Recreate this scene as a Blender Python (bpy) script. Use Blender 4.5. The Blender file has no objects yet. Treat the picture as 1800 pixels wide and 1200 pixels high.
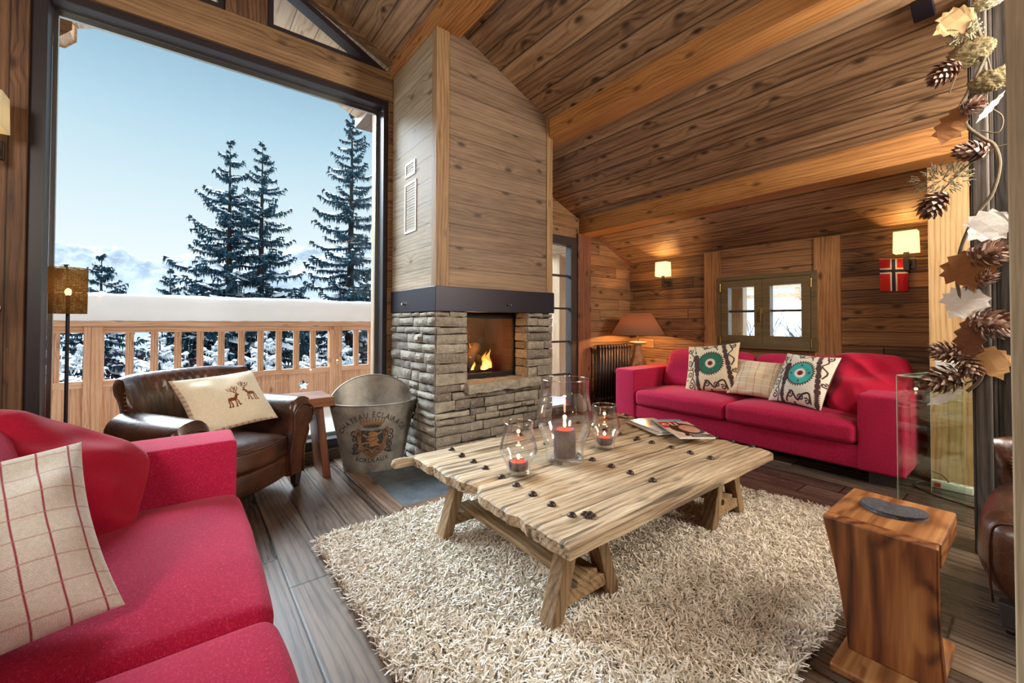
import bpy, bmesh, math, random
import numpy as np
from mathutils import Vector, Matrix, Euler, noise as mnoise

random.seed(7)
RNG = np.random.default_rng(7)
PI = math.pi
D = bpy.data
SC = bpy.context.scene
COL = SC.collection
W = 4.03        # inner face of the window wall (Y)
SX = 5.51       # inner face of the sofa wall (X)
RX = 0.37       # ridge (X)
CH = 1.25       # eye height


def zc(x):
    """height of the ceiling boards at X"""
    return 2.2 + 0.4297 * (SX - (x if x >= RX else 2 * RX - x))


def lin(c):
    if isinstance(c, str):
        c = c.lstrip('#')
        c = [int(c[i:i + 2], 16) / 255 for i in (0, 2, 4)]
    return tuple((v / 12.92 if v <= 0.04045 else ((v + 0.055) / 1.055) ** 2.4) for v in c[:3])


def lin4(c):
    return lin(c) + (1.0,)


# ------------------------------------------------------------------ camera
YAW, PITCH, FPX, PY, ROLL = 0.663865676, 0.0168067407, 733.327, 554.071116, 0.00234637957
_f = Vector((math.sin(YAW) * math.cos(PITCH), math.cos(YAW) * math.cos(PITCH), math.sin(PITCH)))
_r = Vector((math.cos(YAW), -math.sin(YAW), 0))
_u = _r.cross(_f)
R_ = _r * math.cos(ROLL) + _u * math.sin(ROLL)
U_ = -_r * math.sin(ROLL) + _u * math.cos(ROLL)
F_ = _f
EYE = Vector((0, 0, CH))
cam = D.cameras.new('camera')
camo = D.objects.new('camera', cam)
COL.objects.link(camo)
camo.matrix_world = Matrix((
    (R_.x, U_.x, -F_.x, EYE.x), (R_.y, U_.y, -F_.y, EYE.y), (R_.z, U_.z, -F_.z, EYE.z), (0, 0, 0, 1)))
cam.sensor_fit = 'HORIZONTAL'
cam.sensor_width = 36
cam.lens = FPX / 1800 * 36
cam.shift_y = (PY - 600) / 1800
cam.clip_start = 0.02
cam.clip_end = 3000
SC.camera = camo


def at(px, py, axis, val):
    """point of the photo's line of sight through (px, py) on the plane axis = val, used to read positions off the photo"""
    d = F_ * FPX + R_ * (px - 900) - U_ * (py - PY)
    t = (val - EYE[axis]) / d[axis]
    return EYE + d * t


# ------------------------------------------------------------------ object helpers
def tag(o, label=None, cat=None, group=None, kind=None):
    if label: o['label'] = label
    if cat: o['category'] = cat
    if group: o['group'] = group
    if kind: o['kind'] = kind
    return o


def empty(name, loc=(0, 0, 0), rz=0.0):
    o = D.objects.new(name, None)
    o.empty_display_size = 0.1
    COL.objects.link(o)
    o.location = loc
    o.rotation_euler = (0, 0, rz)
    return o


def thing(name, label, cat, loc=(0, 0, 0), rz=0.0, group=None, kind=None):
    return tag(empty(name, loc, rz), label, cat, group, kind)


def mesh_obj(name, me, m=None, parent=None, loc=None, rot=None):
    o = D.objects.new(name, me)
    COL.objects.link(o)
    if m is not None:
        me.materials.clear()
        for k in (m if isinstance(m, (list, tuple)) else [m]):
            me.materials.append(k)
    if parent: o.parent = parent
    if loc is not None: o.location = loc
    if rot is not None: o.rotation_euler = rot
    return o


def copy_tree(o, parent=None):
    c = o.copy()
    COL.objects.link(c)
    if parent: c.parent = parent
    for ch in list(o.children):
        if ch != c: copy_tree(ch, c)
    return c


class MB:
    """collects shapes and links them as one mesh object"""
    def __init__(s):
        s.v = []; s.f = []; s.m = []; s.mi = 0

    def add(s, vs, fs):
        b = len(s.v)
        s.v += [tuple(p) for p in vs]
        s.f += [tuple(b + i for i in f) for f in fs]
        s.m += [s.mi] * len(fs)
        return s

    def box(s, a, b):
        x0, x1 = sorted((a[0], b[0])); y0, y1 = sorted((a[1], b[1])); z0, z1 = sorted((a[2], b[2]))
        return s.add([(x0, y0, z0), (x1, y0, z0), (x1, y1, z0), (x0, y1, z0), (x0, y0, z1), (x1, y0, z1), (x1, y1, z1), (x0, y1, z1)],
                     [(3, 2, 1, 0), (4, 5, 6, 7), (0, 1, 5, 4), (1, 2, 6, 5), (2, 3, 7, 6), (3, 0, 4, 7)])

    def obox(s, p0, p1, w, h, up=(0, 0, 1), w1=None, h1=None):
        """bar from p0 to p1 with a w x h section"""
        p0 = Vector(p0); p1 = Vector(p1); d = (p1 - p0).normalized()
        x = d.cross(Vector(up))
        if x.length < 1e-4: x = d.cross(Vector((0, 1, 0)))
        x.normalize(); y = x.cross(d)
        vs = []
        for p, ww, hh in ((p0, w, h), (p1, w1 or w, h1 or h)):
            for a, b in ((-1, -1), (1, -1), (1, 1), (-1, 1)):
                vs.append(p + x * a * ww / 2 + y * b * hh / 2)
        return s.add(vs, [(0, 1, 2, 3), (7, 6, 5, 4), (1, 0, 4, 5), (2, 1, 5, 6), (3, 2, 6, 7), (0, 3, 7, 4)])

    def prism(s, poly, axis, a, b):
        """polygon (two coordinates in the order of the remaining axes) extruded along axis"""
        n = len(poly)
        def P(q, t):
            if axis == 0: return (t, q[0], q[1])
            if axis == 1: return (q[0], t, q[1])
            return (q[0], q[1], t)
        vs = [P(q, a) for q in poly] + [P(q, b) for q in poly]
        return s.add(vs, [tuple(range(n)), tuple(range(2 * n - 1, n - 1, -1))] + [(i, (i + 1) % n, n + (i + 1) % n, n + i) for i in range(n)])

    def tube(s, pts, r, n=8, cap=True):
        pts = [Vector(p) for p in pts]
        rs = r if isinstance(r, (list, tuple)) else [r] * len(pts)
        vs = []; fs = []; x = None
        for i, p in enumerate(pts):
            d = (pts[min(i + 1, len(pts) - 1)] - pts[max(i - 1, 0)]).normalized()
            if x is None:
                x = d.cross(Vector((0, 0, 1)))
                if x.length < 1e-3: x = Vector((1, 0, 0))
            x = (x - d * x.dot(d)).normalized(); y = d.cross(x)
            for k in range(n):
                a = 2 * PI * k / n
                vs.append(p + (x * math.cos(a) + y * math.sin(a)) * rs[i])
        for i in range(len(pts) - 1):
            for k in range(n):
                fs.append((i * n + k, i * n + (k + 1) % n, (i + 1) * n + (k + 1) % n, (i + 1) * n + k))
        if cap:
            fs.append(tuple(range(n - 1, -1, -1))); fs.append(tuple((len(pts) - 1) * n + k for k in range(n)))
        return s.add(vs, fs)

    def lathe(s, prof, n=32, c=(0, 0, 0), cap0=True, cap1=True, sx=1, sy=1):
        vs = []; fs = []
        for r, z in prof:
            for k in range(n):
                a = 2 * PI * k / n
                vs.append((c[0] + r * sx * math.cos(a), c[1] + r * sy * math.sin(a), c[2] + z))
        for i in range(len(prof) - 1):
            for k in range(n):
                fs.append((i * n + k, i * n + (k + 1) % n, (i + 1) * n + (k + 1) % n, (i + 1) * n + k))
        if cap0: fs.append(tuple(range(n - 1, -1, -1)))
        if cap1: fs.append(tuple((len(prof) - 1) * n + k for k in range(n)))
        return s.add(vs, fs)

    def grid(s, fn, nu, nv, closed_u=False, closed_v=False, flip=False):
        vs = []; fs = []
        mu = nu if closed_u else nu + 1; mv = nv if closed_v else nv + 1
        for i in range(mu):
            for j in range(mv):
                vs.append(fn(i / nu, j / nv))
        for i in range(nu):
            for j in range(nv):
                q = (i * mv + j, ((i + 1) % mu) * mv + j, ((i + 1) % mu) * mv + (j + 1) % mv, i * mv + (j + 1) % mv)
                fs.append(q[::-1] if flip else q)
        return s.add(vs, fs)

    def rblock(s, a, b, r, n=(6, 6, 3), k=3, fn=None):
        """box with rounded edges; fn(p, q) may deform (q in -1..1)"""
        a = Vector(a); b = Vector(b); c = (a + b) / 2; h = (b - a) / 2
        r = min(r, h.x * .98, h.y * .98, h.z * .98)
        ax = []
        for d in range(3):
            t = [-h[d] + r * (1 - math.tan(PI / 4 * (1 - i / k))) for i in range(k)]
            core = h[d] - r
            m = max(1, n[d])
            t += [-core + 2 * core * i / m for i in range(m + 1)]
            t += [-x for x in reversed(t[:k])]
            ax.append(t)
        idx = {}; vs = []; fs = []
        L = [len(t) - 1 for t in ax]
        def vid(i, j, l):
            key = (i, j, l)
            if key not in idx:
                p = Vector((ax[0][i], ax[1][j], ax[2][l]))
                co = Vector([max(-(h[d] - r), min(h[d] - r, p[d])) for d in range(3)])
                e = p - co
                if e.length > 1e-9: e = e.normalized() * r
                p = co + e
                q = Vector((p.x / h.x, p.y / h.y, p.z / h.z))
                p = p + c
                if fn: p = Vector(fn(p, q))
                idx[key] = len(vs); vs.append(p)
            return idx[key]
        for i in range(L[0]):
            for j in range(L[1]):
                fs.append((vid(i, j, 0), vid(i, j + 1, 0), vid(i + 1, j + 1, 0), vid(i + 1, j, 0)))
                fs.append((vid(i, j, L[2]), vid(i + 1, j, L[2]), vid(i + 1, j + 1, L[2]), vid(i, j + 1, L[2])))
        for i in range(L[0]):
            for l in range(L[2]):
                fs.append((vid(i, 0, l), vid(i + 1, 0, l), vid(i + 1, 0, l + 1), vid(i, 0, l + 1)))
                fs.append((vid(i, L[1], l), vid(i, L[1], l + 1), vid(i + 1, L[1], l + 1), vid(i + 1, L[1], l)))
        for j in range(L[1]):
            for l in range(L[2]):
                fs.append((vid(0, j, l), vid(0, j, l + 1), vid(0, j + 1, l + 1), vid(0, j + 1, l)))
                fs.append((vid(L[0], j, l), vid(L[0], j + 1, l), vid(L[0], j + 1, l + 1), vid(L[0], j, l + 1)))
        return s.add(vs, fs)

    def build(s, name, m=None, parent=None, loc=None, rot=None, smooth=False, angle=40, bevel=0, seg=2):
        me = D.meshes.new(name)
        me.from_pydata(s.v, [], s.f)
        me.update()
        o = mesh_obj(name, me, m, parent, loc, rot)
        if isinstance(m, (list, tuple)) and len(m) > 1:
            me.polygons.foreach_set('material_index', s.m)
        if smooth:
            me.polygons.foreach_set('use_smooth', [True] * len(s.f))
            if angle: me.set_sharp_from_angle(angle=math.radians(angle))
        if bevel:
            b = o.modifiers.new('edge', 'BEVEL'); b.width = bevel; b.segments = seg; b.limit_method = 'ANGLE'; b.angle_limit = math.radians(50)
            b.harden_normals = False
        return o


def np_mesh(name, V, F, m, parent=None, smooth=False):
    """mesh from numpy arrays: V (n,3), F (k,4) or (k,3)"""
    me = D.meshes.new(name)
    nf, k = F.shape
    me.vertices.add(len(V)); me.vertices.foreach_set('co', np.ascontiguousarray(V, dtype=np.float32).ravel())
    me.loops.add(nf * k); me.loops.foreach_set('vertex_index', np.ascontiguousarray(F, dtype=np.int32).ravel())
    me.polygons.add(nf)
    me.polygons.foreach_set('loop_start', np.arange(0, nf * k, k, dtype=np.int32))
    me.polygons.foreach_set('loop_total', np.full(nf, k, dtype=np.int32))
    if smooth: me.polygons.foreach_set('use_smooth', np.ones(nf, dtype=bool))
    me.update(calc_edges=True)
    me.validate()
    return mesh_obj(name, me, m, parent)


def set_colors(o, C):
    """per-vertex colours (linear rgb) as attribute Col"""
    a = o.data.color_attributes.new('Col', 'FLOAT_COLOR', 'POINT')
    A = np.ones((len(o.data.vertices), 4), dtype=np.float32)
    A[:, :3] = C
    a.data.foreach_set('color', A.ravel())
    o.data.update()


def smoothnoise(x, y=0.0, z=0.0):
    return mnoise.noise(Vector((x, y, z)))


class Raster:
    """shapes drawn into a grid of colours, later carried by a dense mesh"""
    def __init__(s, nx, ny, x0, x1, y0, y1, base=(1, 1, 1)):
        s.x, s.y = np.meshgrid(np.linspace(x0, x1, nx), np.linspace(y0, y1, ny), indexing='ij')
        s.c = np.empty((nx, ny, 3)); s.c[:] = base
        s.mask = np.zeros((nx, ny), bool)

    def put(s, m, col):
        s.c[m] = col; s.mask |= m

    def poly(s, pts, col):
        x, y = s.x, s.y; ins = np.zeros(x.shape, bool); n = len(pts)
        for i in range(n):
            x0, y0 = pts[i]; x1, y1 = pts[(i + 1) % n]
            if y0 == y1: continue
            c = ((y0 > y) != (y1 > y)) & (x < (x1 - x0) * (y - y0) / (y1 - y0) + x0)
            ins ^= c
        s.put(ins, col)

    def disc(s, cx, cy, r, col, teeth=0, amp=0.0, ry=None):
        dx = s.x - cx; dy = (s.y - cy) * (1 if ry is None else r / ry)
        d = np.hypot(dx, dy)
        rr = r
        if teeth:
            a = np.arctan2(dy, dx) * teeth / (2 * PI)
            rr = r - amp * np.abs((a % 1) * 2 - 1)
        s.put(d < rr, col)

    def stroke(s, pts, w, col, teeth=0, amp=0.0):
        """polyline with width w (number or list), optional teeth"""
        n = len(pts); ws = w if isinstance(w, (list, tuple)) else [w] * n
        L = 0.0
        for i in range(n - 1):
            ax, ay = pts[i]; bx, by = pts[i + 1]
            l = math.hypot(bx - ax, by - ay)
            if l < 1e-9: continue
            t = np.clip(((s.x - ax) * (bx - ax) + (s.y - ay) * (by - ay)) / l ** 2, 0, 1)
            d = np.hypot(s.x - ax - t * (bx - ax), s.y - ay - t * (by - ay))
            ww = (ws[i] + (ws[i + 1] - ws[i]) * t) / 2
            if teeth: ww = ww + amp * (np.abs(((L + t * l) * teeth % 1) * 2 - 1) - .5)
            s.put(d < ww, col)
            L += l

    def curve(s, ctrl, w, col, n=24, **k):
        s.stroke(spline(ctrl, n), w, col, **k)

    def spiral(s, cx, cy, r0, r1, a0, turns, w, col):
        n = 40
        pts = [(cx + (r0 + (r1 - r0) * i / n) * math.cos(a0 + turns * 2 * PI * i / n), cy + (r0 + (r1 - r0) * i / n) * math.sin(a0 + turns * 2 * PI * i / n)) for i in range(n + 1)]
        s.stroke(pts, w, col)


def spline(P, n=24):
    """Catmull-Rom through the points"""
    P = [tuple(p) for p in P]
    Q = [P[0]] + P + [P[-1]]
    out = []
    seg = len(P) - 1
    for i in range(seg):
        p0, p1, p2, p3 = Q[i:i + 4]
        m = max(2, n // seg)
        for j in range(m):
            t = j / m
            out.append(tuple(.5 * (2 * b + (c - a) * t + (2 * a - 5 * b + 4 * c - d) * t * t + (3 * b - a - 3 * c + d) * t ** 3) for a, b, c, d in zip(p0, p1, p2, p3)))
    out.append(P[-1])
    return out


# ------------------------------------------------------------------ materials
class NT:
    def __init__(s, name):
        s.mat = D.materials.new(name); s.mat.use_nodes = True
        s.t = s.mat.node_tree; s.t.nodes.clear()
        s.out = s.t.nodes.new('ShaderNodeOutputMaterial')

    def n(s, typ, ins=None, **props):
        nd = s.t.nodes.new('ShaderNode' + typ)
        for k, v in props.items(): setattr(nd, k, v)
        if ins:
            for k, v in ins.items():
                sk = nd.inputs[k]
                if hasattr(v, 'is_output') or isinstance(v, bpy.types.NodeSocket): s.t.links.new(v, sk)
                else: sk.default_value = v
        return nd

    def m(s, op, a, b=None, c=None):
        ins = {0: a}
        if b is not None: ins[1] = b
        if c is not None: ins[2] = c
        return s.n('Math', ins, operation=op).outputs[0]

    def mix(s, f, a, b, typ='MIX'):
        nd = s.n('Mix', data_type='RGBA', blend_type=typ)
        for i, v in ((0, f), (6, a), (7, b)):
            if isinstance(v, bpy.types.NodeSocket): s.t.links.new(v, nd.inputs[i])
            else: nd.inputs[i].default_value = (tuple(v) + (1,))[:4] if not isinstance(v, (int, float)) else v
        return nd.outputs[2]

    def ramp(s, f, stops, interp='LINEAR'):
        nd = s.n('ValToRGB', {0: f}); cr = nd.color_ramp; cr.interpolation = interp
        while len(cr.elements) < len(stops): cr.elements.new(.5)
        for e, (p, c) in zip(cr.elements, stops):
            e.position = p; e.color = (tuple(c) + (1,))[:4] if not isinstance(c, (int, float)) else (c, c, c, 1)
        return nd.outputs[0]

    def coord(s, kind='Object'):
        return s.n('TexCoord').outputs[kind]

    def vec(s, x, y, z):
        return s.n('CombineXYZ', {0: x, 1: y, 2: z}).outputs[0]

    def noise(s, v, scale, detail=3, rough=.55, dist=0.0):
        return s.n('TexNoise', {'Vector': v, 'Scale': scale, 'Detail': detail, 'Roughness': rough, 'Distortion': dist}).outputs[0]

    def bump(s, h, strength=.3, dist=.01):
        return s.n('Bump', {'Height': h, 'Strength': strength, 'Distance': dist}).outputs[0]

    def pbr(s, col, rough=.6, normal=None, metal=0.0, **k):
        b = s.n('BsdfPrincipled', {'Base Color': col if isinstance(col, bpy.types.NodeSocket) else (tuple(col) + (1,))[:4], 'Roughness': rough, 'Metallic': metal})
        for kk, v in k.items():
            key = kk.replace('_', ' ')
            if isinstance(v, bpy.types.NodeSocket): s.t.links.new(v, b.inputs[key])
            else: b.inputs[key].default_value = v
        if normal is not None: s.t.links.new(normal, b.inputs['Normal'])
        s.t.links.new(b.outputs[0], s.out.inputs[0])
        return s.mat


def wood(name, dark, mid, light, along='x', across='y', width=.18, off=0.0, rough=.6, seam=.003, var=.45, bump=.25, rings=1.0, knots=1.0,
         length=0.0, seam_dark=.25, grain=1.0, spec=.4, third=None, tint=None, cracks=0.0):
    """planks: along is the grain axis, across the plank axis"""
    N = NT(name)
    sep = N.n('SeparateXYZ', {0: N.coord()})
    ax = {'x': sep.outputs[0], 'y': sep.outputs[1], 'z': sep.outputs[2]}
    a = ax[along]; b = ax[across]; c = ax[third or ({'x', 'y', 'z'} - {along, across}).pop()]
    bw = N.m('ADD', N.m('DIVIDE', b, width), 100 + off)
    pid = N.m('FLOOR', bw); fr = N.m('FRACT', bw)
    r1 = N.n('TexWhiteNoise', {'W': pid}, noise_dimensions='1D').outputs[0]
    if length:
        al = N.m('ADD', N.m('DIVIDE', a, length), N.m('MULTIPLY', r1, 7.31))
        sid = N.m('FLOOR', al); fl_ = N.m('FRACT', al)
        r = N.n('TexWhiteNoise', {'Vector': N.vec(pid, sid, 0.0)}, noise_dimensions='2D').outputs[0]
    else:
        r = r1
    a2 = N.m('ADD', a, N.m('MULTIPLY', r, 37.0))
    sh = N.m('MULTIPLY', r, 11.0)
    b2 = N.m('ADD', b, sh)
    warp = N.noise(N.vec(N.m('MULTIPLY', a2, .55 * grain), N.m('MULTIPLY', b2, 3.2), N.m('ADD', N.m('MULTIPLY', c, 3.2), sh)), 1.0, 2, .45)
    g1 = N.noise(N.vec(N.m('MULTIPLY', a2, 1.3), N.m('MULTIPLY', b2, 26.0), N.m('ADD', N.m('MULTIPLY', c, 26.0), sh)), 1.0 * grain, 6, .62)
    g2 = N.noise(N.vec(N.m('MULTIPLY', a2, 6.0), N.m('MULTIPLY', b2, 170.0), N.m('MULTIPLY', c, 170.0)), 1.0 * grain, 2, .5)
    g0 = N.noise(N.vec(N.m('MULTIPLY', a2, 1.6), N.m('MULTIPLY', b2, 5.0), N.m('MULTIPLY', c, 5.0)), 1.0, 3, .6)
    vo = N.n('TexVoronoi', {'Vector': N.vec(N.m('MULTIPLY', a2, 2.4), N.m('MULTIPLY', b2, 5.0), sh), 'Scale': 1.0, 'Randomness': 1.0}, feature='F1', voronoi_dimensions='2D')
    dk = vo.outputs['Distance']
    gate = N.m('GREATER_THAN', N.n('SeparateColor', {0: vo.outputs['Color']}).outputs[0], .5)
    swirl = N.m('MULTIPLY', N.m('MULTIPLY', N.ramp(dk, [(.0, 1.0), (.38, 0.0)]), gate), 9.0 * min(1, knots))
    ph = N.m('ADD', N.m('ADD', N.m('MULTIPLY', N.m('ADD', b2, c), 190.0 * grain), N.m('MULTIPLY', warp, 34.0)), swirl)
    ring = N.m('POWER', N.m('MULTIPLY_ADD', N.m('SINE', ph), .5, .5), 2.6)
    t = N.m('MULTIPLY_ADD', N.m('SUBTRACT', g1, .5), .62, .56)
    t = N.m('ADD', t, N.m('MULTIPLY', N.m('SUBTRACT', g2, .5), .38))
    t = N.m('ADD', t, N.m('MULTIPLY', N.m('SUBTRACT', g0, .5), .42))
    t = N.m('SUBTRACT', t, N.m('MULTIPLY', ring, .15 * rings))
    t = N.m('ADD', t, N.m('MULTIPLY', N.m('SUBTRACT', r, .5), var * .7))
    col = N.ramp(t, [(.22, lin(dark)), (.5, lin(mid)), (.80, lin(light))])
    if cracks:
        ck = N.noise(N.vec(N.m('MULTIPLY', a2, 1.1), N.m('MULTIPLY', b2, 30.0), N.m('MULTIPLY', c, 30.0)), 1.0, 2, .4)
        ckm = N.ramp(ck, [(.34, 1.0), (.40, 0.0)])
        col = N.mix(N.m('MULTIPLY', ckm, cracks), col, lin('2c2119'))
        t = N.m('SUBTRACT', t, N.m('MULTIPLY', ckm, .8 * cracks))
    if knots:
        dk = N.m('ADD', dk, N.m('MULTIPLY', N.m('SUBTRACT', g2, .5), .05))
        kn = N.m('MULTIPLY', N.ramp(dk, [(.04, 1.0), (.085, .5), (.14, 0.0)]), gate)
        col = N.mix(N.m('MULTIPLY', kn, .75 * knots), col, lin(dark) if not tint else tint)
        col = N.mix(N.m('MULTIPLY', kn, .35 * knots), col, (.02, .012, .008))
    sm = N.m('MULTIPLY', N.m('MINIMUM', fr, N.m('SUBTRACT', 1.0, fr)), width)
    if length:
        sm = N.m('MINIMUM', sm, N.m('MULTIPLY', N.m('MINIMUM', fl_, N.m('SUBTRACT', 1.0, fl_)), length))
    if seam:
        ln = N.ramp(N.m('DIVIDE', sm, seam * 2), [(.25, seam_dark), (1.0, 1.0)])
        col = N.mix(1.0, col, ln, 'MULTIPLY')
        hgt = N.m('ADD', N.m('MULTIPLY', t, .5), N.m('MULTIPLY', N.m('MINIMUM', N.m('DIVIDE', sm, seam * 2), 1.0), .6))
    else:
        hgt = t
    ro = N.m('MULTIPLY_ADD', t, .25, rough - .12)
    return N.pbr(col, ro, N.bump(hgt, bump, .006), Specular_IOR_Level=spec)


def plain(name, col, rough=.5, metal=0.0, var=.12, scale=14, bump=.05, **k):
    N = NT(name)
    nz = N.noise(N.coord(), scale, 4)
    c = lin(col)
    cc = N.mix(nz, tuple(v * (1 - var) for v in c), tuple(min(1, v * (1 + var)) for v in c))
    return N.pbr(cc, rough, N.bump(nz, bump, .004) if bump else None, metal, **k)


def fabric(name, col, scale=420, contrast=.35, rough=.9, attr=False, sheen=.25, bump=.25, col2=None):
    N = NT(name)
    co = N.coord()
    if attr:
        base = N.n('Attribute', attribute_name='Col').outputs[0]
    else:
        big = N.noise(co, 5, 3)
        c = lin(col)
        base = N.mix(big, tuple(v * .86 for v in c), tuple(v * 1.12 for v in c))
    w = N.m('ADD', N.m('MULTIPLY', N.noise(co, scale, 2, .7), .6), N.m('MULTIPLY', N.noise(co, scale * .33, 2, .7), .4))
    sep = N.n('SeparateXYZ', {0: co})
    wx = N.m('SINE', N.m('MULTIPLY', N.m('ADD', sep.outputs[0], sep.outputs[1]), scale * 4.0)); wy = N.m('SINE', N.m('MULTIPLY', sep.outputs[2], scale * 4.0))
    t = N.m('ADD', w, N.m('MULTIPLY', N.m('MULTIPLY', wx, wy), .12))
    sh = N.ramp(t, [(.33, 1 - contrast), (.68, 1.0)])
    cc = N.mix(1.0, base, sh, 'MULTIPLY')
    if col2:
        cc = N.mix(N.ramp(N.noise(co, scale * .6, 1), [(.55, 0.0), (.75, .5)]), cc, lin(col2))
    return N.pbr(cc, rough, N.bump(t, bump, .002), Sheen_Weight=sheen, Sheen_Roughness=.5, Specular_IOR_Level=.25)


def leather(name, c1, c2, hi):
    N = NT(name)
    co = N.coord()
    a = N.noise(co, 4.5, 5, .6); b = N.noise(co, 60, 3, .6)
    scr = N.n('TexVoronoi', {'Vector': co, 'Scale': 22.0}, feature='DISTANCE_TO_EDGE').outputs[0]
    col = N.mix(N.ramp(a, [(.35, 0.0), (.7, 1.0)]), lin(c1), lin(c2))
    col = N.mix(N.m('MULTIPLY', N.ramp(scr, [(0.0, 1.0), (.03, 0.0)]), N.ramp(a, [(.5, 0.0), (.75, .5)])), col, lin(hi))
    h = N.m('ADD', N.m('MULTIPLY', a, .6), N.m('MULTIPLY', b, .25))
    return N.pbr(col, N.ramp(b, [(.3, .26), (.7, .42)]), N.bump(h, .35, .01), Specular_IOR_Level=.55, Coat_Weight=.25, Coat_Roughness=.25)


def pane_mat(name, tint=(1, 1, 1), refl=.9, base=.02, ior=1.45, edge=.0, rough=0.0):
    """thin glass: clear, with a Fresnel sheen"""
    N = NT(name)
    tr = N.n('BsdfTransparent', {0: tuple(tint) + (1,)})
    gl = N.n('BsdfGlossy', {0: (1, 1, 1, 1), 'Roughness': rough})
    fc = N.n('LayerWeight', {0: .5}).outputs['Facing']
    f = N.m('MULTIPLY_ADD', N.m('POWER', fc, 4.0), refl * .8, base + .025)
    mx = N.n('MixShader', {0: f, 1: tr.outputs[0], 2: gl.outputs[0]})
    N.t.links.new(mx.outputs[0], N.out.inputs[0])
    return N.mat


def hollow_glass(name, edge_col=(.75, .82, .85)):
    """blown glass: clear in the middle, denser and brighter toward the outline"""
    N = NT(name)
    lw = N.n('LayerWeight', {0: .5}).outputs['Facing']
    tr = N.n('BsdfTransparent', {0: N.ramp(lw, [(.45, (.985, .985, .99)), (.97, (.72, .77, .80))])})
    gl = N.n('BsdfGlossy', {0: (1, 1, 1, 1), 'Roughness': .02})
    f = N.m('MULTIPLY_ADD', N.m('POWER', lw, 2.5), .75, .055)
    mx = N.n('MixShader', {0: f, 1: tr.outputs[0], 2: gl.outputs[0]})
    N.t.links.new(mx.outputs[0], N.out.inputs[0])
    return N.mat


def emit_mat(name, col, strength):
    N = NT(name)
    e = N.n('Emission', {0: tuple(col) + (1,), 1: strength})
    N.t.links.new(e.outputs[0], N.out.inputs[0])
    return N.mat


def shade_mat(name, col, glow, strength, hot=True):
    """lamp shade cloth lit from inside"""
    N = NT(name)
    nz = N.noise(N.coord(), 220, 2)
    d = N.n('BsdfDiffuse', {0: N.mix(nz, lin(col), tuple(v * .85 for v in lin(col)))})
    tl = N.n('BsdfTranslucent', {0: lin4(col)})
    mx = N.n('MixShader', {0: .5, 1: d.outputs[0], 2: tl.outputs[0]})
    e = N.n('Emission', {0: tuple(glow) + (1,), 1: strength})
    ad = N.n('AddShader', {0: mx.outputs[0], 1: e.outputs[0]})
    N.t.links.new(ad.outputs[0], N.out.inputs[0])
    return N.mat
# ------------------------------------------------------------------ material library
M = {}
M['ceil'] = wood('ceiling_boards', '4e3826', '937354', 'bc9c78', 'y', 'x', .178, rough=.62, seam=.005, var=.34, bump=.3, off=.2, knots=1.3)
M['sofawall'] = wood('old_wall_boards', '3e291b', '84603f', 'ad855c', 'y', 'z', .145, rough=.68, seam=.004, var=.42, bump=.35, length=2.6)
M['gablewall'] = wood('gable_wall_boards', '46301f', '8c6643', 'ad8660', 'x', 'z', .16, rough=.65, seam=.003, var=.4, length=2.4)
M['vert'] = wood('upright_boards', '3c2a1e', '73533b', '946f50', 'z', 'x', .30, rough=.62, seam=.003, var=.3)
M['header'] = wood('header_timber', '4a3522', '866749', 'a88661', 'x', 'z', .40, rough=.6, seam=0, var=.2, knots=.8)
M['hood'] = wood('hood_boards', '4a392c', '7d654f', '9c8268', 'x', 'z', .19, rough=.6, seam=.003, var=.22, seam_dark=.45, bump=.22, rings=.7, knots=1.2)
M['hood_side_lit'] = wood('hood_side_boards_lit', '6b5842', 'a08c70', 'c0ad90', 'y', 'z', .19, rough=.6, seam=.0025, var=.15, seam_dark=.5)  # paler than the front boards: window light worked into the colour
M['hood_trim'] = wood('hood_corner_trim', '5e442c', '94734f', 'b3936c', 'z', 'x', .5, seam=0, var=.1, knots=.4)
M['beam'] = wood('ceiling_beam_timber', '6e4522', 'b27a43', 'd29a5c', 'y', 'z', .6, rough=.55, seam=0, var=.15, knots=.9)
M['post_trim'] = wood('window_post_timber', '5c3a1f', 'a57446', 'c99764', 'z', 'y', .6, rough=.6, seam=0, var=.2, knots=1.0)
M['jamb'] = wood('door_jamb_timber', '46291a', '80523a', '9c6d4d', 'z', 'x', .6, rough=.6, seam=0, var=.2, knots=1.0)
M['pale'] = wood('pale_partition_timber', '9a7448', 'c9a473', 'dfc08f', 'z', 'y', .75, rough=.55, seam=0, var=.1, knots=.6)
M['pale2'] = wood('pale_planed_board', '7e6a50', 'ab9778', 'c4b294', 'z', 'x', .5, rough=.6, seam=0, var=.1, knots=.0, rings=.5)
M['weathered'] = wood('weathered_post_timber', '1e1b19', '4b4540', '736a62', 'z', 'y', .08, rough=.8, seam=.002, var=.5, bump=.7, knots=.7)
M['floor'] = wood('oak_floor_boards', '2f2621', '5b4c41', '84715f', 'y', 'x', .2, rough=.30, seam=.004, var=.5, length=1.7, bump=.12, seam_dark=.15, knots=.5, spec=.5)
M['plinth'] = wood('kickboard_wood', '3b2f26', '6a5744', '8a745b', 'x', 'z', .3, seam=0, var=.1)
M['hearth_wood'] = wood('hearth_border_wood', '3d2e23', '6e5542', '937660', 'y', 'x', .4, seam=0, var=.1, rough=.4)
M['hearth_wood2'] = wood('hearth_border_wood_cross', '3d2e23', '6e5542', '937660', 'x', 'y', .4, seam=0, var=.1, rough=.4)
M['frame'] = plain('dark_window_frame', '2c2428', .45, 0, .15)
M['frame_small'] = wood('olive_window_frame', '4a3c26', '6d5b3c', '83704d', 'y', 'z', .5, seam=0, var=.05, knots=0, rings=.4, bump=.08, rough=.5)
M['door_frame'] = plain('dark_door_frame', '3c322e', .5, 0, .1)
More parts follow.
